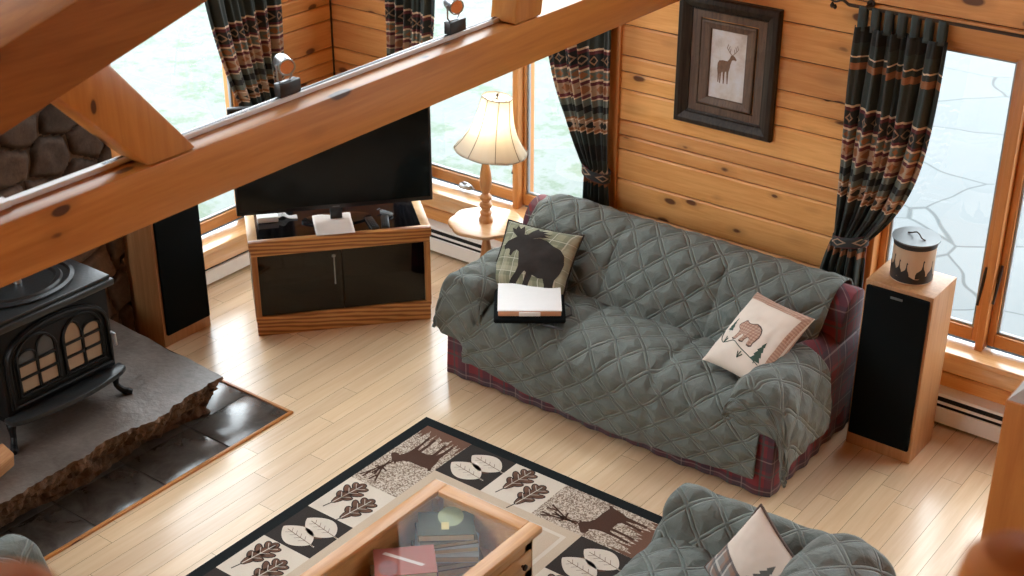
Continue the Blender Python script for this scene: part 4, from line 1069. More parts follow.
b = MB(); ring(b, -w / 2, w / 2, 0, h, .075, 0, 0, [(0, -.001), (0, -.03), (.008, -.042), (.03, -.046), (.05, -.036), (.062, -.026), (.075, -.02), (.075, -.001)])
M_frame = wood('dark_picture_moulding', (.050, .036, .026), (.014, .011, .010), 'Z', grain=1.5, rough=.4, knots=0, contrast=.6, spec=.2)
M_matwood = wood('weathered_brown_mat', (.15, .092, .058), (.065, .038, .026), 'Z', grain=2.2, rough=.55, knots=0, contrast=.6)
b.build('moulding', M_frame, r, 30)
b = MB()
for k in range(46):
    for xx in (-w / 2 + .066, w / 2 - .066): pass
for k in range(34):
    x = -w / 2 + .07 + k * (w - .14) / 33
    for z in (.067, h - .067): b.lathe([(0, -.005), (.0045, -.003), (.0055, 0), (.0045, .003), (0, .005)], (x, -.0265, z), 8)
b.build('beading', M_frame, r)
b = MB(); ring(b, -w / 2 + .074, w / 2 - .074, .074, h - .074, .055, 0, 0, [(0, -.012), (.040, -.012), (.044, -.003)], kx=1.25); b.build('outer_mat', M_matwood, r, 0)
b = MB(); ring(b, -w / 2 + .132, w / 2 - .132, .122, h - .122, .05, 0, 0, [(0, -.004), (.003, -.019), (.010, -.021), (.040, -.014), (.046, -.004)], kx=1.3); b.build('inner_fillet', M_matwood, r, 0)
t = NT('snowy_deer_print'); v = t.obj(); n = t.noise(v, 9, 5, .65)
M_print = t.out(t.ramp(n, [(.35, (.50, .42, .36)), (.5, (.62, .57, .53)), (.68, (.66, .66, .68))]), .6)
px0, px1, pz0, pz1 = -w / 2 + .185, w / 2 - .185, .165, h - .165
b = MB(); b.face([(px0, -.005, pz0), (px1, -.005, pz0), (px1, -.005, pz1), (px0, -.005, pz1)]); pr_ = b.build('print', M_print, r, 0)
DEERP = [(.30, .02), (.34, .02), (.36, .30), (.42, .34), (.46, .02), (.50, .02), (.52, .34), (.58, .36), (.63, .03), (.67, .03), (.68, .36), (.72, .46), (.74, .56), (.80, .68), (.90, .70), (.97, .68), (1.0, .72), (.94, .77), (.88, .80), (.80, .82), (.74, .79), (.68, .70), (.60, .64), (.40, .64), (.24, .62), (.18, .54), (.17, .40), (.20, .30), (.22, .04), (.26, .04), (.28, .30)]
b = MB(); pm = lambda x, y: (lerp(px0, px1, .12 + .62 * x), -.0056, lerp(pz0, pz1, .22 + .55 * y)); b.decal(DEERP, pm)
for sg in (-1, 1):
    for path in ([(.80, .80), (.80 + sg * .12, .88), (.80 + sg * .24, .98), (.80 + sg * .20, 1.08)], [(.80 + sg * .10, .87), (.80 + sg * .08, .98)], [(.80 + sg * .18, .93), (.80 + sg * .12, 1.04)]):
        q = [Vector(pm(*p)) for p in path]; b.tube(q, .0016, 5)
b.build('printed_deer', plain('printed_deer_brown', (.17, .085, .045), .7, .4, 60), pr_, 0)
b = MB(); b.face([(-w / 2 + .074, -.0235, .074), (w / 2 - .074, -.0235, .074), (w / 2 - .074, -.0235, h - .074), (-w / 2 + .074, -.0235, h - .074)]); b.build('glazing', M_glass, r, 0)

# ------------------------------------------------------------------ curtains
def curtain(label, axis, c, sgn, outer, inner, ztop, tie, zbot, tail, n=6, Wf=1.15, seed=0, amp=.032, power=2.6, rod=None):
    """tied-back drape. outer/inner = positions along the wall at the top; tie = (outer, inner, z); tail = (outer, inner) at the bottom.
    c = wall face, sgn = direction into the room"""
    if axis == 'x': to = lambda a, d, z: Vector((a, c + sgn * d, z))
    else: to = lambda a, d, z: Vector((c + sgn * d, a, z))
    ctr = (outer + inner) / 2
    r = thing('curtain', label, 'curtain', to(ctr, .09, zbot), 0, 'banded lodge curtains')
    L1 = ztop - tie[2]; L2 = tie[2] - zbot; Lt = L1 + L2
    def f(u, v):
        s = v * Lt
        if s < L1:
            t = s / L1
            ao = lerp(outer, tie[0], t ** 1.5)
            ai = lerp(inner, tie[1], .12 * t + .88 * t ** power)
            squeeze = t ** 3
            z = ztop - s - .10 * (u * math.sin(PI * min(1, t)) ) * 0 + (-.05 * math.sin(PI * t) * u if True else 0) + (t ** 4) * .03 * (1 - u)
        else:
            t = (s - L1) / L2; ao = lerp(tie[0], tail[0], t ** .7); ai = lerp(tie[1], tail[1], t ** .6); squeeze = (1 - t) ** 2.5; z = tie[2] - (s - L1) - 0
        a = lerp(ao, ai, u + .010 * math.sin(u * 2 * PI * n))
        A = amp * (1 - .45 * squeeze) * (.75 + .5 * noise.noise(Vector((u * 5, v * 2.5, seed))))
        ph = 2 * PI * n * u + 1.2 * noise.noise(Vector((u * 3, v * 2, seed + 3)))
        d = .075 + A * math.sin(ph) + .012 * math.sin(ph * 2.3 + v * 3) + .02 * math.sin(PI * u) * squeeze
        return to(a, max(.012, d), z)
    b = MB(); b.grid(f, 150, 90, lambda u, v: (u * Wf, v * Lt + .02))
    b.build('drape', M_curtain, r, 80, world=True, solid=.003)
    # tie band
    b = MB(); m = (tie[0] + tie[1]) / 2; hw = abs(tie[1] - tie[0]) / 2 + .012; loop = []
    def band(u, v):
        a = u * 2 * PI; return to(m + hw * math.cos(a), .072 + .062 * math.sin(a), tie[2] + .03 - .06 * v + .02 * math.cos(a) * (1 if tie[0] < tie[1] else -1))
    b.grid(band, 40, 3, lambda u, v: (u * .5, .44 + v * .08)); b.build('tieback', M_curtain, r, 80, world=True, solid=.003)
    # tabs over the rod
    if rod:
        k = 7; b_ = None
        for i in range(k):
            u = (i + .5) / k; a = lerp(outer, inner, u); hw = abs(inner - outer) / k * .30
            b = MB()
            def tab(p, q, a=a, hw=hw):
                ang = lerp(-.15 * PI, 1.15 * PI, q); s = lerp(-1, 1, p)
                if q < .35: return to(a + s * hw, .075 + .016, lerp(ztop - .02, ztop + .086, q / .35))
                if q > .65: return to(a + s * hw, .075 - .016, lerp(ztop + .086, ztop - .02, (q - .65) / .35))
                g = (q - .35) / .3 * PI; return to(a + s * hw, .075 + .016 * math.cos(g), ztop + .086 + .012 * math.sin(g))
            b.grid(tab, 3, 16, lambda u, v: (u * .1, .12 + v * .02)); b.build('tab', M_curtain, r, 80, world=True, solid=.002)
    return r
def rod(label, axis, c, sgn, a0, a1, z, finials):
    if axis == 'x': to = lambda a, d, zz: Vector((a, c + sgn * d, zz))
    else: to = lambda a, d, zz: Vector((c + sgn * d, a, zz))
    r = thing('curtain_rod', label, 'curtain rod', to((a0 + a1) / 2, .075, z), 0, 'twig curtain rods')
    b = MB(); b.tube([to(lerp(a0, a1, k / 20), .075, z) for k in range(21)], .0085, 10); b.build('bar', M_bronze, r, world=True)
    for A, s in ((a0, -1), (a1, 1)):
        b = MB(); b.tube([to(A - s * .08, .003, z + .004), to(A - s * .08, .04, z + .002), to(A - s * .08, .075, z)], .006, 8); b.lathe([(0, -.0), (.02, 0), (.02, .006), (0, .006)], seg=16, M=Matrix.Translation(to(A - s * .08, .0012, z + .004)) @ (Matrix.Rotation(PI / 2, 4, 'X') if axis == 'x' else Matrix.Rotation(PI / 2, 4, 'Y')))
        b.build('bracket', M_bronze, r, world=True)
        b = MB(); q, _ = spline([to(A, .075, z), to(A + s * .035, .078, z + .018), to(A + s * .075, .075, z + .004), to(A + s * .12, .08, z + .022)], 16); b.tube(q, [.008 - .0003 * k for k in range(16)], 8)
        for dx, dz, rr in ((.05, .03, .016), (.085, -.016, .014), (.10, .035, .013), (.125, .03, .012), (.07, -.022, .012)):
            b.lathe([(0, -rr), (rr * .7, -rr * .4), (rr * .8, .2 * rr), (rr * .4, rr), (0, rr * 1.3)], to(A + s * dx, .078, z + dz), 10)
        b.build('twig_finial', M_bronze, r, world=True)
    return r
ZR = 2.095
rod('twig shaped curtain rod above the right window', 'x', YN, -1, -2.76, -.2, ZR, 1)
rod('twig shaped curtain rod above the lamp window', 'x', YN, -1, -5.82, -4.0, ZR, 1)
rod('twig shaped curtain rod above the side wall window', 'y', XW, 1, 4.60, 5.93, ZR, 1)
curtain('banded lodge curtain tied back at left side of the right window', 'x', YN, -1, -2.715, -2.255, ZR - .09, (-2.70, -2.53, .90), .40, (-2.81, -2.52), n=5, seed=1, rod=True, amp=.042, power=3.4)
curtain('banded lodge curtain tied back between lamp window and picture', 'x', YN, -1, -4.10, -4.57, ZR - .09, (-4.10, -4.26, .88), .36, (-4.06, -4.28), n=5, seed=2, rod=True, power=2.2)
curtain('banded lodge curtain at the left side of the lamp window', 'x', YN, -1, -5.74, -5.34, ZR - .09, (-5.73, -5.60, .84), .36, (-5.77, -5.60), n=5, seed=3, rod=True, power=3)
curtain('banded lodge curtain tied back in the side wall window', 'y', XW, 1, 5.88, 5.27, ZR - .09, (5.84, 5.66, .72), .30, (5.88, 5.68), n=5, seed=4, rod=True, power=1.6)

# ------------------------------------------------------------------ rug
rug = MB()
RX0, RX1, RY0, RY1 = -4.18, -2.605, 2.42, 4.775
IX0, IX1, IY0, IY1 = -4.115, -2.665, 2.485, 4.71
RM = [R_black, R_cream, R_beige, R_speck, R_brown, R_deer, R_dark, R_mix]
rug.box(RX0, RY0, .0008, RX1, RY1, .010, 0, bev=.003)
def rq(x0, y0, x1, y1, mi, lv=1): rug.face([(x0, y0, .010 + .0006 * lv), (x1, y0, .010 + .0006 * lv), (x1, y1, .010 + .0006 * lv), (x0, y1, .010 + .0006 * lv)], mi)
def rpoly(P, mi, lv): rug.decal(P, lambda x, y: (x, y, .010 + .0006 * lv), mi)
rq(IX0, IY0, IX1, IY1, 1, 1)
S = .288
rq(IX0 + S, IY0 + S, IX1 - S, IY1 - S, 2, 2)
rq(IX0 + S + .05, IY0 + S + .05, IX1 - S - .05, IY1 - S - .05, 1, 3); rq(IX0 + S + .07, IY0 + S + .07, IX1 - S - .07, IY1 - S - .07, 2, 4)
def oak_leaf(n=64, lob=3.6):
    up = []
    for k in range(n + 1):
        t = k / n; wv = .40 * math.sin(PI * t ** .8) ** .7 * (.74 + .26 * math.cos(2 * PI * lob * t + .9)); up.append((t, wv))
    return up
def leafpoly(c, ang, L, kind, scale=1.0, wk=1.0):
    ca, sa = math.cos(ang), math.sin(ang)
    if kind == 'oak': up = oak_leaf()
    else: up = [(k / 24, .27 * math.sin(PI * (k / 24) ** .9) ** .8) for k in range(25)]
    P = [(t, w) for t, w in up] + [(t, -w) for t, w in reversed(up[1:-1])]
    return [(c[0] + ((t - .5) * ca * scale - w * wk * scale * sa) * L, c[1] + ((t - .5) * sa * scale + w * wk * scale * ca) * L) for t, w in P]
def strip2(a, b_, w): 
    d = Vector((b_[0] - a[0], b_[1] - a[1])); n = Vector((-d.y, d.x)).normalized() * w / 2
    return [(a[0] + n.x, a[1] + n.y), (a[0] - n.x, a[1] - n.y), (b_[0] - n.x, b_[1] - n.y), (b_[0] + n.x, b_[1] + n.y)]
def oak_shape(c, d, n, L, grow):
    """outline pieces of a lobed oak leaf: blade, three pairs of lobes and a tip"""
    out = []
    def ell(a, o, ra, rb, tilt):
        q = d * math.cos(tilt) + n * math.sin(tilt); p = Vector((-q.y, q.x)); m = c + d * a * L + n * o * L
        out.append([tuple(m + q * (ra * L + grow) * math.cos(2 * PI * k / 14) + p * (rb * L + grow) * math.sin(2 * PI * k / 14)) for k in range(14)])
    ell(.0, 0, .44, .115, 0)
    for a, ln, sg in ((-.18, .15, 1), (.04, .20, 1), (.25, .15, 1), (-.18, .15, -1), (.04, .20, -1), (.25, .15, -1)):
        ell(a + .05, sg * ln * .72, ln * .85, .072, sg * rad(52))
    ell(.38, 0, .10, .09, 0)
    return out
def oak_panel(x0, y0, x1, y1, ang=rad(82)):
    rq(x0, y0, x1, y1, 1, 2); m = Vector(((x0 + x1) / 2, (y0 + y1) / 2)); w = min(x1 - x0, y1 - y0)
    d = Vector((math.cos(ang), math.sin(ang))); n = Vector((-d.y, d.x))
    for s in (1, -1):
        c = m + n * s * w * .22 + d * s * w * .09; L = w * .78
        for P in oak_shape(c, d, n, L, .004): rpoly(P, 6, 3)
        rpoly(strip2(c - d * L * .66 + n * .006, c - d * L * .40, w * .022), 6, 3)
        for P in oak_shape(c, d, n, L, -.002): rpoly(P, 4, 4)
        rpoly(strip2(c - d * L * .42, c + d * L * .40, w * .016), 1, 5)
        for k in range(3):
            for q in (1, -1):
                p = c + d * L * (-.18 + .20 * k); rpoly(strip2(p, p + (d * .13 + n * q * .15) * L, w * .011), 1, 5)
def beech_panel(x0, y0, x1, y1, ang=rad(172)):
    rq(x0, y0, x1, y1, 6, 2); m = Vector(((x0 + x1) / 2, (y0 + y1) / 2)); w = min(x1 - x0, y1 - y0)
    d = Vector((math.cos(ang), math.sin(ang))); n = Vector((-d.y, d.x))
    rpoly([tuple(m + (d * .30 + n * .10) * w), tuple(m + (d * .06 + n * .34) * w), tuple(m + (-d * .30 - n * .02) * w), tuple(m + (-d * .10 - n * .36) * w)], 7, 3)
    for s in (1, -1):
        c = m + n * s * w * .20 + d * s * w * .05; a = ang
        rpoly(leafpoly(c, a, w * .70, 'beech', 1.0, 1.3), 1, 4)
        rpoly(strip2(c - d * w * .42, c + d * w * .24, w * .012), 4, 5); rpoly(strip2(c - d * w * .44, c - d * w * .30, w * .022), 1, 4)
        for k in range(4):
            for q in (1, -1):
                p = c + d * w * (-.20 + .11 * k); rpoly(strip2(p, p + (d * .07 + n * q * .08) * w, w * .008), 4, 5)
DEER = [(.02, .66), (.06, .62), (.14, .61), (.19, .63), (.24, .56), (.27, .46), (.27, .22), (.24, .02), (.30, .02), (.32, .20), (.35, .36), (.39, .37), (.39, .18), (.37, .0), (.43, .0), (.45, .20), (.46, .38), (.62, .38), (.68, .34), (.68, .18), (.65, .02), (.71, .02), (.74, .18), (.76, .32), (.80, .18), (.80, .0), (.86, .0), (.87, .20), (.88, .36), (.93, .48), (.95, .60), (1.0, .68), (.97, .70), (.90, .66), (.72, .68), (.50, .68), (.38, .72), (.30, .80), (.32, .86), (.25, .82), (.20, .82), (.12, .75), (.05, .70)]
def deer_panel(x0, y0, x1, y1, o, ux, uy, W, H, seed, flip=False):
    """o = corner of the panel where the picture's lower left sits; ux, uy = its right and up directions"""
    rq(x0, y0, x1, y1, 3, 2); rng = random.Random(seed)
    f = lambda p: (o[0] + ux[0] * p[0] * W + uy[0] * p[1] * H, o[1] + ux[1] * p[0] * W + uy[1] * p[1] * H)
    g = [(0, 0), (1, 0)] + [(1 - k / 24, rng.uniform(.10, .30) if k % 2 else rng.uniform(.05, .12)) for k in range(25)]
    fl = (lambda p: f((1 - p[0], p[1]))) if flip else f
    rpoly([f(p) for p in g], 4, 3)
    rpoly([fl((.04 + .92 * x, .14 + .58 * y)) for x, y in DEER], 5, 4)
    for sg, bx in ((1, .20), (-1, .26)):
        main = [(bx, .62), (bx - .02 + sg * .05, .74), (bx + sg * .12, .84), (bx + sg * .10 - .02, .94)]
        for path in (main, [main[1], (bx + sg * .0, .86)], [main[2], (bx + sg * .20, .93)], [main[1], (bx + sg * .16, .76)]):
            for a, c in zip(path, path[1:]): rpoly([f_ for f_ in strip2(fl(a), fl(c), .010)], 5, 5)
ys = [IY1, 4.135, 3.835, 3.55, 3.255, 2.96, IY0]
deer_panel(IX0, ys[1], IX0 + S, IY1, (IX0, IY1), (1, 0), (0, -1), S, IY1 - ys[1], 1)
for k, kind in enumerate(('oak', 'beech', 'oak', 'beech')):
    (oak_panel if kind == 'oak' else beech_panel)(IX0, ys[k + 2], IX0 + S, ys[k + 1])
rq(IX0, IY0, IX0 + S, ys[5], 3, 2)
beech_panel(IX0 + S, IY1 - S, -3.543, IY1); oak_panel(-3.543, IY1 - S, -3.24, IY1)
deer_panel(-3.24, IY1 - S, IX1, IY1, (IX1, IY1), (0, -1), (-1, 0), S, IX1 + 3.24, 2, flip=True)
xr = IX1 - S
beech_panel(xr, 4.135, IX1, IY1 - S); oak_panel(xr, 3.84, IX1, 4.135); beech_panel(xr, 3.55, IX1, 3.84); oak_panel(xr, 3.26, IX1, 3.55)
o = rug.build('rug', RM, smooth=0); tag(o, 'lodge rug with deer and leaf panels and black border under the coffee table', 'rug')

# ------------------------------------------------------------------ coffee table with a display top
TX0, TX1, TY0, TY1, TZ = -3.365, -2.79, 2.80, 3.89, .45
r = thing('coffee_table', 'oak coffee table with a glass display top on the rug', 'coffee table', ((TX0 + TX1) / 2, (TY0 + TY1) / 2, .0125))
fw = .068
for x0, x1 in ((TX0, TX0 + fw), (TX1 - fw, TX1)): b = MB(); b.box(x0, TY0, TZ - .028, x1, TY1, TZ, bev=.005); b.build('top_side', M_tableY, r, world=True)
for y0, y1 in ((TY0, TY0 + fw), (TY1 - fw, TY1)): b = MB(); b.box(TX0 + fw, y0, TZ - .028, TX1 - fw, y1, TZ, bev=.004); b.build('top_end', M_tableX, r, world=True)
b = MB(); b.box(TX0 + fw - .004, TY0 + fw - .004, TZ - .011, TX1 - fw + .004, TY1 - fw + .004, TZ - .005); b.build('glass_top', M_tableglass, r, world=True)
ix0, ix1, iy0, iy1 = TX0 + .03, TX1 - .03, TY0 + .03, TY1 - .03
M_inside = wood('display_inside', (.50, .26, .10), (.36, .16, .05), 'Y', grain=.9, rough=.45, knots=0, contrast=.4)
b = MB()
b.box(ix0, iy0, .16, ix0 + .02, iy1, TZ - .028); b.box(ix1 - .02, iy0, .355, ix1, iy1, TZ - .028); b.box(ix0 + .02, iy0, .16, ix1 - .02, iy0 + .02, TZ - .028); b.box(ix0 + .02, iy1 - .02, .16, ix1 - .02, iy1, TZ - .028)
b.box(ix1 - .02, iy0, .155, ix1, iy1, .20)
b.build('apron', M_tableY, r, world=True)
b = MB(); b.box(ix0 + .02, iy0 + .02, .236, ix1 - .021, iy1 - .02, .25); b.box(ix0 + .02, iy0 + .02, .155, ix1 - .021, iy1 - .02, .165); b.build('inner_shelf', M_inside, r, world=True)
b = MB(); b.box(ix1 - .02, iy1 - .075, .20, ix1, iy1, .356); b.build('apron_block', M_tableY, r, world=True)
for k in range(3):
    y0 = iy0 + .045 + k * .335; b = MB(); b.box(ix1 - .018, y0, .255, ix1 + .006, y0 + .30, .35, bev=.003); dw = b.build('drawer', M_tableY, r, world=True)
    b = MB(); b.lathe([(.006, 0), (.006, .008), (.014, .014), (.013, .022), (0, .025)], seg=16, M=Matrix.Translation((ix1 + .005, y0 + .235, .305)) @ Matrix.Rotation(PI / 2, 4, 'Y')); b.build('knob', M_bronze, dw, world=True)
for x in (TX0 + .03, TX1 - .085):
    for y in (TY0 + .03, TY1 - .085):
        b = MB(); b.box(x, y, .0125, x + .055, y + .055, TZ - .028, bev=.004); b.build('leg', M_tableZ if 'M_tableZ' in globals() else M_oakZ, r, world=True)
b = MB(); b.box(TX0 + .05, TY0 + .05, .07, TX1 - .05, TY1 - .05, .085); b.build('lower_shelf', M_tableY, r, world=True)

M_pages = plain('page_edges', (.55, .46, .33), .8, .15, 200)
def book(c, z, w, l, t, rz, col, label, extra=None, rough=.35):
    """cover in col, spine along -x side, pages showing on the others"""
    o = thing('book', label, 'book', (c[0], c[1], z), rz, 'books inside the coffee table')
    m = plain('book_cover', [k * .8 for k in col], .55, .2, 14, Specular_IOR_Level=.2)
    b = MB(); b.box(-w / 2 + .006, -l / 2 + .004, .003, w / 2 - .004, l / 2 - .004, t - .003); b.build('pages', M_pages, o)
    b = MB(); b.box(-w / 2, -l / 2, 0, w / 2, l / 2, .003); b.box(-w / 2, -l / 2, t - .003, w / 2, l / 2, t); b.box(-w / 2, -l / 2, .003, -w / 2 + .004, l / 2, t - .003)
    b.build('cover', m, o)
    if extra: extra(o, w, l, t)
    return z + t + .0006
def lab1(o, w, l, t):
    b = MB(); b.box(-.005, -.02, t, .045, .012, t + .0006); b.build('title_label', plain('yellow_label', (.55, .40, .14), .5), o)
    b = MB(); b.prism([(.07 * math.cos(2 * PI * k / 20) - .045, .055 * math.sin(2 * PI * k / 20) + .02) for k in range(20)], t, t + .0004, 'z'); b.build('cover_picture', plain('olive_picture', (.22, .23, .09), .4, .4, 30), o)
def lab2(o, w, l, t):
    b = MB(); b.prism([(-w * .36, -l * .30), (-w * .30, -l * .36), (w * .25, l * .26), (w * .19, l * .32)], t, t + .0005, 'z'); b.build('cover_band', plain('pale_band', (.55, .42, .40), .4), o)
    b = MB(); b.prism([(.05 * math.cos(2 * PI * k / 16) + .04, .04 * math.sin(2 * PI * k / 16) - .07) for k in range(16)], t, t + .0004, 'z'); b.build('cover_picture', plain('dark_red_picture', (.20, .03, .03), .4, .5, 30), o)
z = .2505
for c, w, l, t, rz, col, lb in (((-3.15, 3.705), .20, .27, .030, -38, (.17, .10, .05), 'brown book lowest of the stack at the far end of coffee table'),
                            ((-3.155, 3.71), .20, .27, .032, -52, (.45, .48, .50), 'pale grey book second from bottom of the far stack'),
                            ((-3.16, 3.715), .18, .25, .026, -45, (.50, .52, .52), 'white book below the top two of the far stack'),
                            ((-3.165, 3.72), .17, .24, .022, -40, (.13, .10, .06), 'dark tan book just under the top of the far stack')):
    z = book(c, z, w, l, t, rad(rz), col, lb)
book((-3.17, 3.725), z, .165, .235, .034, rad(-50), (.042, .037, .015), 'olive book with yellow label topmost of the far stack', lab1, .2)
z = .2505
for c, w, l, t, rz, col, lb in (((-3.145, 3.42), .21, .28, .034, -50, (.10, .09, .10), 'dark book lowest of the stack under the red book'),
                            ((-3.15, 3.43), .19, .26, .030, -42, (.50, .50, .48), 'off white book in the middle of the red topped stack'),
                            ((-3.15, 3.44), .18, .25, .030, -48, (.28, .17, .08), 'tan book right below the red book')):
    z = book(c, z, w, l, t, rad(rz), col, lb)
book((-3.16, 3.45), z, .18, .25, .030, rad(-45), (.40, .10, .08), 'red book with pale diagonal band topmost of the middle stack', lab2, .25)
z = .2505
z = book((-3.19, 3.14), z, .19, .26, .036, rad(-42), (.12, .12, .11), 'dark book under the grey book nearest the camera')
book((-3.19, 3.14), z, .17, .24, .03, rad(-50), (.35, .36, .35), 'grey book topmost of the stack nearest the camera')
book((-2.95, 3.60), .2505, .13, .19, .022, rad(-30), (.38, .27, .15), 'small tan book beside the olive topped stack')

# ------------------------------------------------------------------ loveseat in the lower right corner, facing west
chair = thing('loveseat', 'sage quilted loveseat in the lower right corner with lodge pillow', 'loveseat', (-1.85, 3.3, 0))
CY1, CY0 = 4.34, 2.35
b = MB(); b.box(-2.36, CY0 + .04, .05, -1.34, CY1 - .06, .36, bev=.03); b.build('base', M_plaid, chair, world=True)
for x in (-2.30, -1.42):
    for y in (CY0 + .1, CY1 - .16): b = MB(); b.lathe([(.03, 0), (.035, .06)], (x, y, 0), 14); b.build('foot', M_oakZ, chair, world=True)
ap_, _ = spline([(-1.72, .40, 0), (-1.66, .66, 0), (-1.60, .80, 0), (-1.50, .845, 0), (-1.40, .80, 0), (-1.34, .62, 0), (-1.33, .3, 0)], 24)
b = MB(); b.prism([(p.x, p.y) for p in ap_], CY0 + .24, CY1 - .28, 'y', bev=.03); b.build('back_frame', M_plaid, chair, world=True)
def arm2(y0, y1):
    b = MB(); b.box(-2.35, y0, .06, -1.42, y1, .545, bev=.03, seg=3); b.build('arm', M_plaid, chair, world=True)
arm2(CY1 - .13, CY1 - .03); arm2(CY0 + .03, CY0 + .13)
def c_seat(s0):
    pr, L = spline([(-2.425, .12, 0), (-2.425, .28, 0), (-2.41, .39, 0), (-2.36, .45, 0), (-2.25, .475, 0), (-2.0, .47, 0), (-1.80, .455, 0), (-1.74, .45, 0)], 60)
    def f(u, v):
        k = v * 59; i = min(58, int(k)); p = pr[i].lerp(pr[i + 1], k - i); y = lerp(CY0 + .18, CY1 - .185, u)
        e = math.exp(-((y - 3.34) / .03) ** 2); return (p.x, y, p.y - .02 * e * sstep(.3, .5, v) + .012 * math.sin(PI * u * 2) ** 2 * sstep(.3, .5, v))
    cover('seat_cover', chair, f, 150, 90, CY1 - CY0 - .36, L, 41, 0, 0, flip=True)
c_seat(0)
def c_arm(ya, yb, sgn, seed):
    """ya = inner foot of the arm, yb = outer side"""
    h = (yb - ya)
    pr, L = spline([(ya - sgn * .03, .455, 0), (ya + sgn * .015, .53, 0), (ya + sgn * .06, .605, 0), (ya + sgn * .11, .632, 0), (ya + sgn * .16, .628, 0), (yb - sgn * .02, .59, 0), (yb + sgn * .015, .48, 0), (yb + sgn * .025, .22, 0)], 50)
    def f(u, v):
        k = u * 49; i = min(48, int(k)); p = pr[i].lerp(pr[i + 1], k - i); run = .68; s = v * (run + .5)
        y, z = p.x, p.y
        if s < run: x = -1.70 - s; d = run - s; x0 = x; z += 0.015 * (1 - s / run) - (0.03 - math.sqrt(max(0, .03 ** 2 - (.03 - d) ** 2)) if d < .03 else 0)
        else:
            d = (s - run) / .5; x = -2.385 - .035 * d - .05 * math.sin(PI * d) * .5; z = lerp(z - .03, min(z - .03, .10), d)
        return (x, y, z)
    cover('arm_cover', chair, f, 60, 100, L, 1.18, seed, .1, .05, flip=(sgn < 0))
c_arm(CY1 - .20, CY1 - .01, 1, 51); c_arm(CY0 + .20, CY0 + .01, -1, 52)
def c_back():
    pr, L = spline([(-1.76, .45, 0), (-1.755, .58, 0), (-1.72, .72, 0), (-1.66, .83, 0), (-1.57, .885, 0), (-1.47, .885, 0), (-1.38, .835, 0), (-1.325, .72, 0), (-1.305, .5, 0), (-1.30, .25, 0)], 60)
    def f(u, v):
        k = v * 59; i = min(58, int(k)); p = pr[i].lerp(pr[i + 1], k - i); y = lerp(CY0 + .22, CY1 - .225, u)
        end = 1 - min(1, min(u, 1 - u) / .07); ro = end ** 2
        cz = .62; cx = -1.53; sc_ = 1 - .35 * ro
        e = math.exp(-((y - 3.34) / .03) ** 2)
        x, z = cx + (p.x - cx) * sc_, (cz + (p.y - cz) * sc_ if p.y > cz else p.y) - .03 * e * sstep(.2, .35, v) * (1 - sstep(.6, .8, v))
        return (x, y, z)
    cover('back_cover', chair, f, 150, 90, 1.55, L, 61, .05, .03, flip=True)
    b = MB()
    for y in (CY0 + .235, CY1 - .24): b.prism([(-1.52 + (p.x + 1.53) * .72, .56 + (p.y - .56) * .8) for p in pr], y - .012, y + .012, 'y', bev=.008)
    b.build('back_end', M_quilt, chair, world=True)
c_back()
# lodge pillow on it
Tt, Rr, Ll = Vector((-1.914, 3.959 + .05, .86)), Vector((-1.621, 3.805 + .05, .75)), Vector((-2.072, 3.872 + .05, .57))
Mp = frame_from((0, 0, 0), Rr - Tt, Tt - Ll); Mp.translation = (Rr + Ll) / 2 - Mp.to_3x3() @ Vector((0, 0, .04))
r, lift = pillow('lodge_pillow', 'cream pillow with plaid band and pine tree on the lower right loveseat', Mp, .36, .36, .14, M_cream, M_brownvelvet, 8.3, rim=M_brownvelvet)
b = MB(); b.decal([(-.985, -.985), (.985, -.985), (.985, -.1), (-.985, -.1)], lift, cuts=.07); b.build('plaid_band', M_lodgeplaid, r, 75)
b = MB(); b.decal([(x, y) for x, y in to_pm(TREE, .35, .30, .62, .8)], lift, cuts=.07); b.build('pine_applique', plain('grey_pine_applique', (.10, .11, .10), .9, .3, 60), r, 75)

# armchair whose corner shows at the lower left
ac = thing('armchair', 'sage quilted armchair whose rounded corner shows at the lower left', 'armchair', (-4.62, 2.02, 0))
b = MB(); b.box(-5.0, 1.62, .05, -4.24, 2.38, .38, bev=.04); b.box(-5.0, 1.60, .3, -4.22, 1.76, .78, bev=.05); b.build('base', M_plaid, ac, world=True)
for x0, x1 in ((-5.04, -4.86), (-4.36, -4.18)):
    b = MB(); b.box(x0 + .02, 1.66, .1, x1 - .02, 2.36, .56, bev=.05, seg=3); b.build('arm', M_plaid, ac, world=True)
def a_arm(xi, xo, sgn, seed):
    pr, L = spline([(xi, .45, 0), (xi + sgn * .03, .54, 0), (xi + sgn * .07, .595, 0), ((xi + xo) / 2, .612, 0), (xo - sgn * .03, .585, 0), (xo, .50, 0), (xo + sgn * .015, .2, 0)], 40)
    def f(u, v):
        k = u * 39; i = min(38, int(k)); p = pr[i].lerp(pr[i + 1], k - i); s = v * 1.2; run = .74; z = p.y
        if s < run:
            y = 1.66 + s; d = run - s; r_ = .10
            if d < r_: z -= (r_ - math.sqrt(r_ * r_ - (r_ - d) ** 2)) * .7
        else: d = (s - run) / .46; y = 2.40 + .03 * math.sin(PI * d * .5); z = lerp(z - .07, min(z - .07, .12), d)
        return (p.x, y, z)
    cover('arm_cover', ac, f, 50, 90, L, 1.2, seed, .2, .1, flip=(sgn > 0))
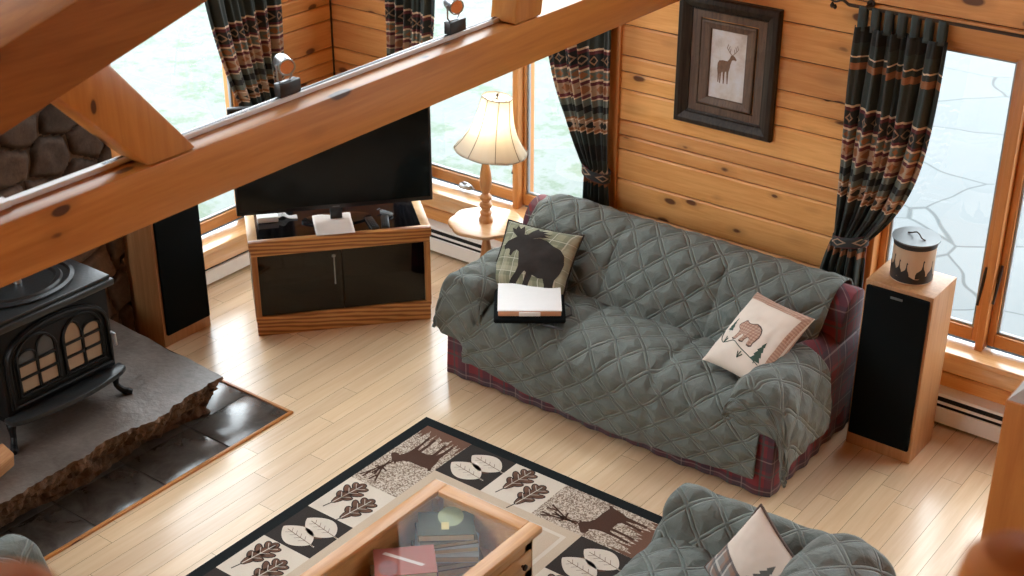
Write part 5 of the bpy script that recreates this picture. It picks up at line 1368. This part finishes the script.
a_arm(-4.37, -4.165, 1, 71); a_arm(-4.85, -5.055, -1, 72)
def a_seat():
    pr, L = spline([(2.42, .14, 0), (2.42, .30, 0), (2.40, .40, 0), (2.33, .46, 0), (2.1, .475, 0), (1.85, .46, 0), (1.80, .50, 0), (1.76, .66, 0), (1.72, .78, 0), (1.64, .82, 0), (1.57, .76, 0), (1.55, .4, 0)], 70)
    def f(u, v): k = v * 69; i = min(68, int(k)); p = pr[i].lerp(pr[i + 1], k - i); return (lerp(-4.86, -4.36, u), p.x, p.y)
    cover('seat_cover', ac, f, 50, 110, .5, L, 73, 0, 0, flip=True)
a_seat()
for x in (-4.96, -4.28):
    for y in (1.68, 2.30): b = MB(); b.lathe([(.028, 0.0), (.033, .055)], (x, y, .009), 14); b.build('foot', M_oakZ, ac, world=True)

ac.location.y += .08
# ------------------------------------------------------------------ light, camera, colour
w = bpy.data.worlds.new('sky'); sc.world = w; w.use_nodes = True
nt = w.node_tree; nt.nodes.clear(); bg = nt.nodes.new('ShaderNodeBackground'); ow = nt.nodes.new('ShaderNodeOutputWorld')
bg.inputs[0].default_value = (.86, .95, 1.0, 1); bg.inputs[1].default_value = 1.0
nt.links.new(bg.outputs[0], ow.inputs[0])
cam = bpy.data.cameras.new('camera'); co = bpy.data.objects.new('camera', cam); COL.objects.link(co); sc.camera = co
co.location = (0, 0, 4); co.rotation_euler = (rad(90 - 27.09), 0, rad(37.164)); cam.sensor_width = 36; cam.lens = 36 * 1430 / 1024; cam.clip_start = .05; cam.clip_end = 300
cam.dof.use_dof = True; cam.dof.focus_distance = 6.9; cam.dof.aperture_fstop = 4.0
sc.view_settings.view_transform = 'Standard'; sc.view_settings.look = 'None'; sc.view_settings.gamma = 1; sc.view_settings.use_curve_mapping = False
sc.view_settings.exposure = 2.95
sc.cycles.use_denoising = True; sc.cycles.max_bounces = 10; sc.cycles.diffuse_bounces = 6; sc.cycles.transparent_max_bounces = 16
sc.cycles.caustics_reflective = False; sc.cycles.caustics_refractive = False; sc.cycles.sample_clamp_indirect = 8
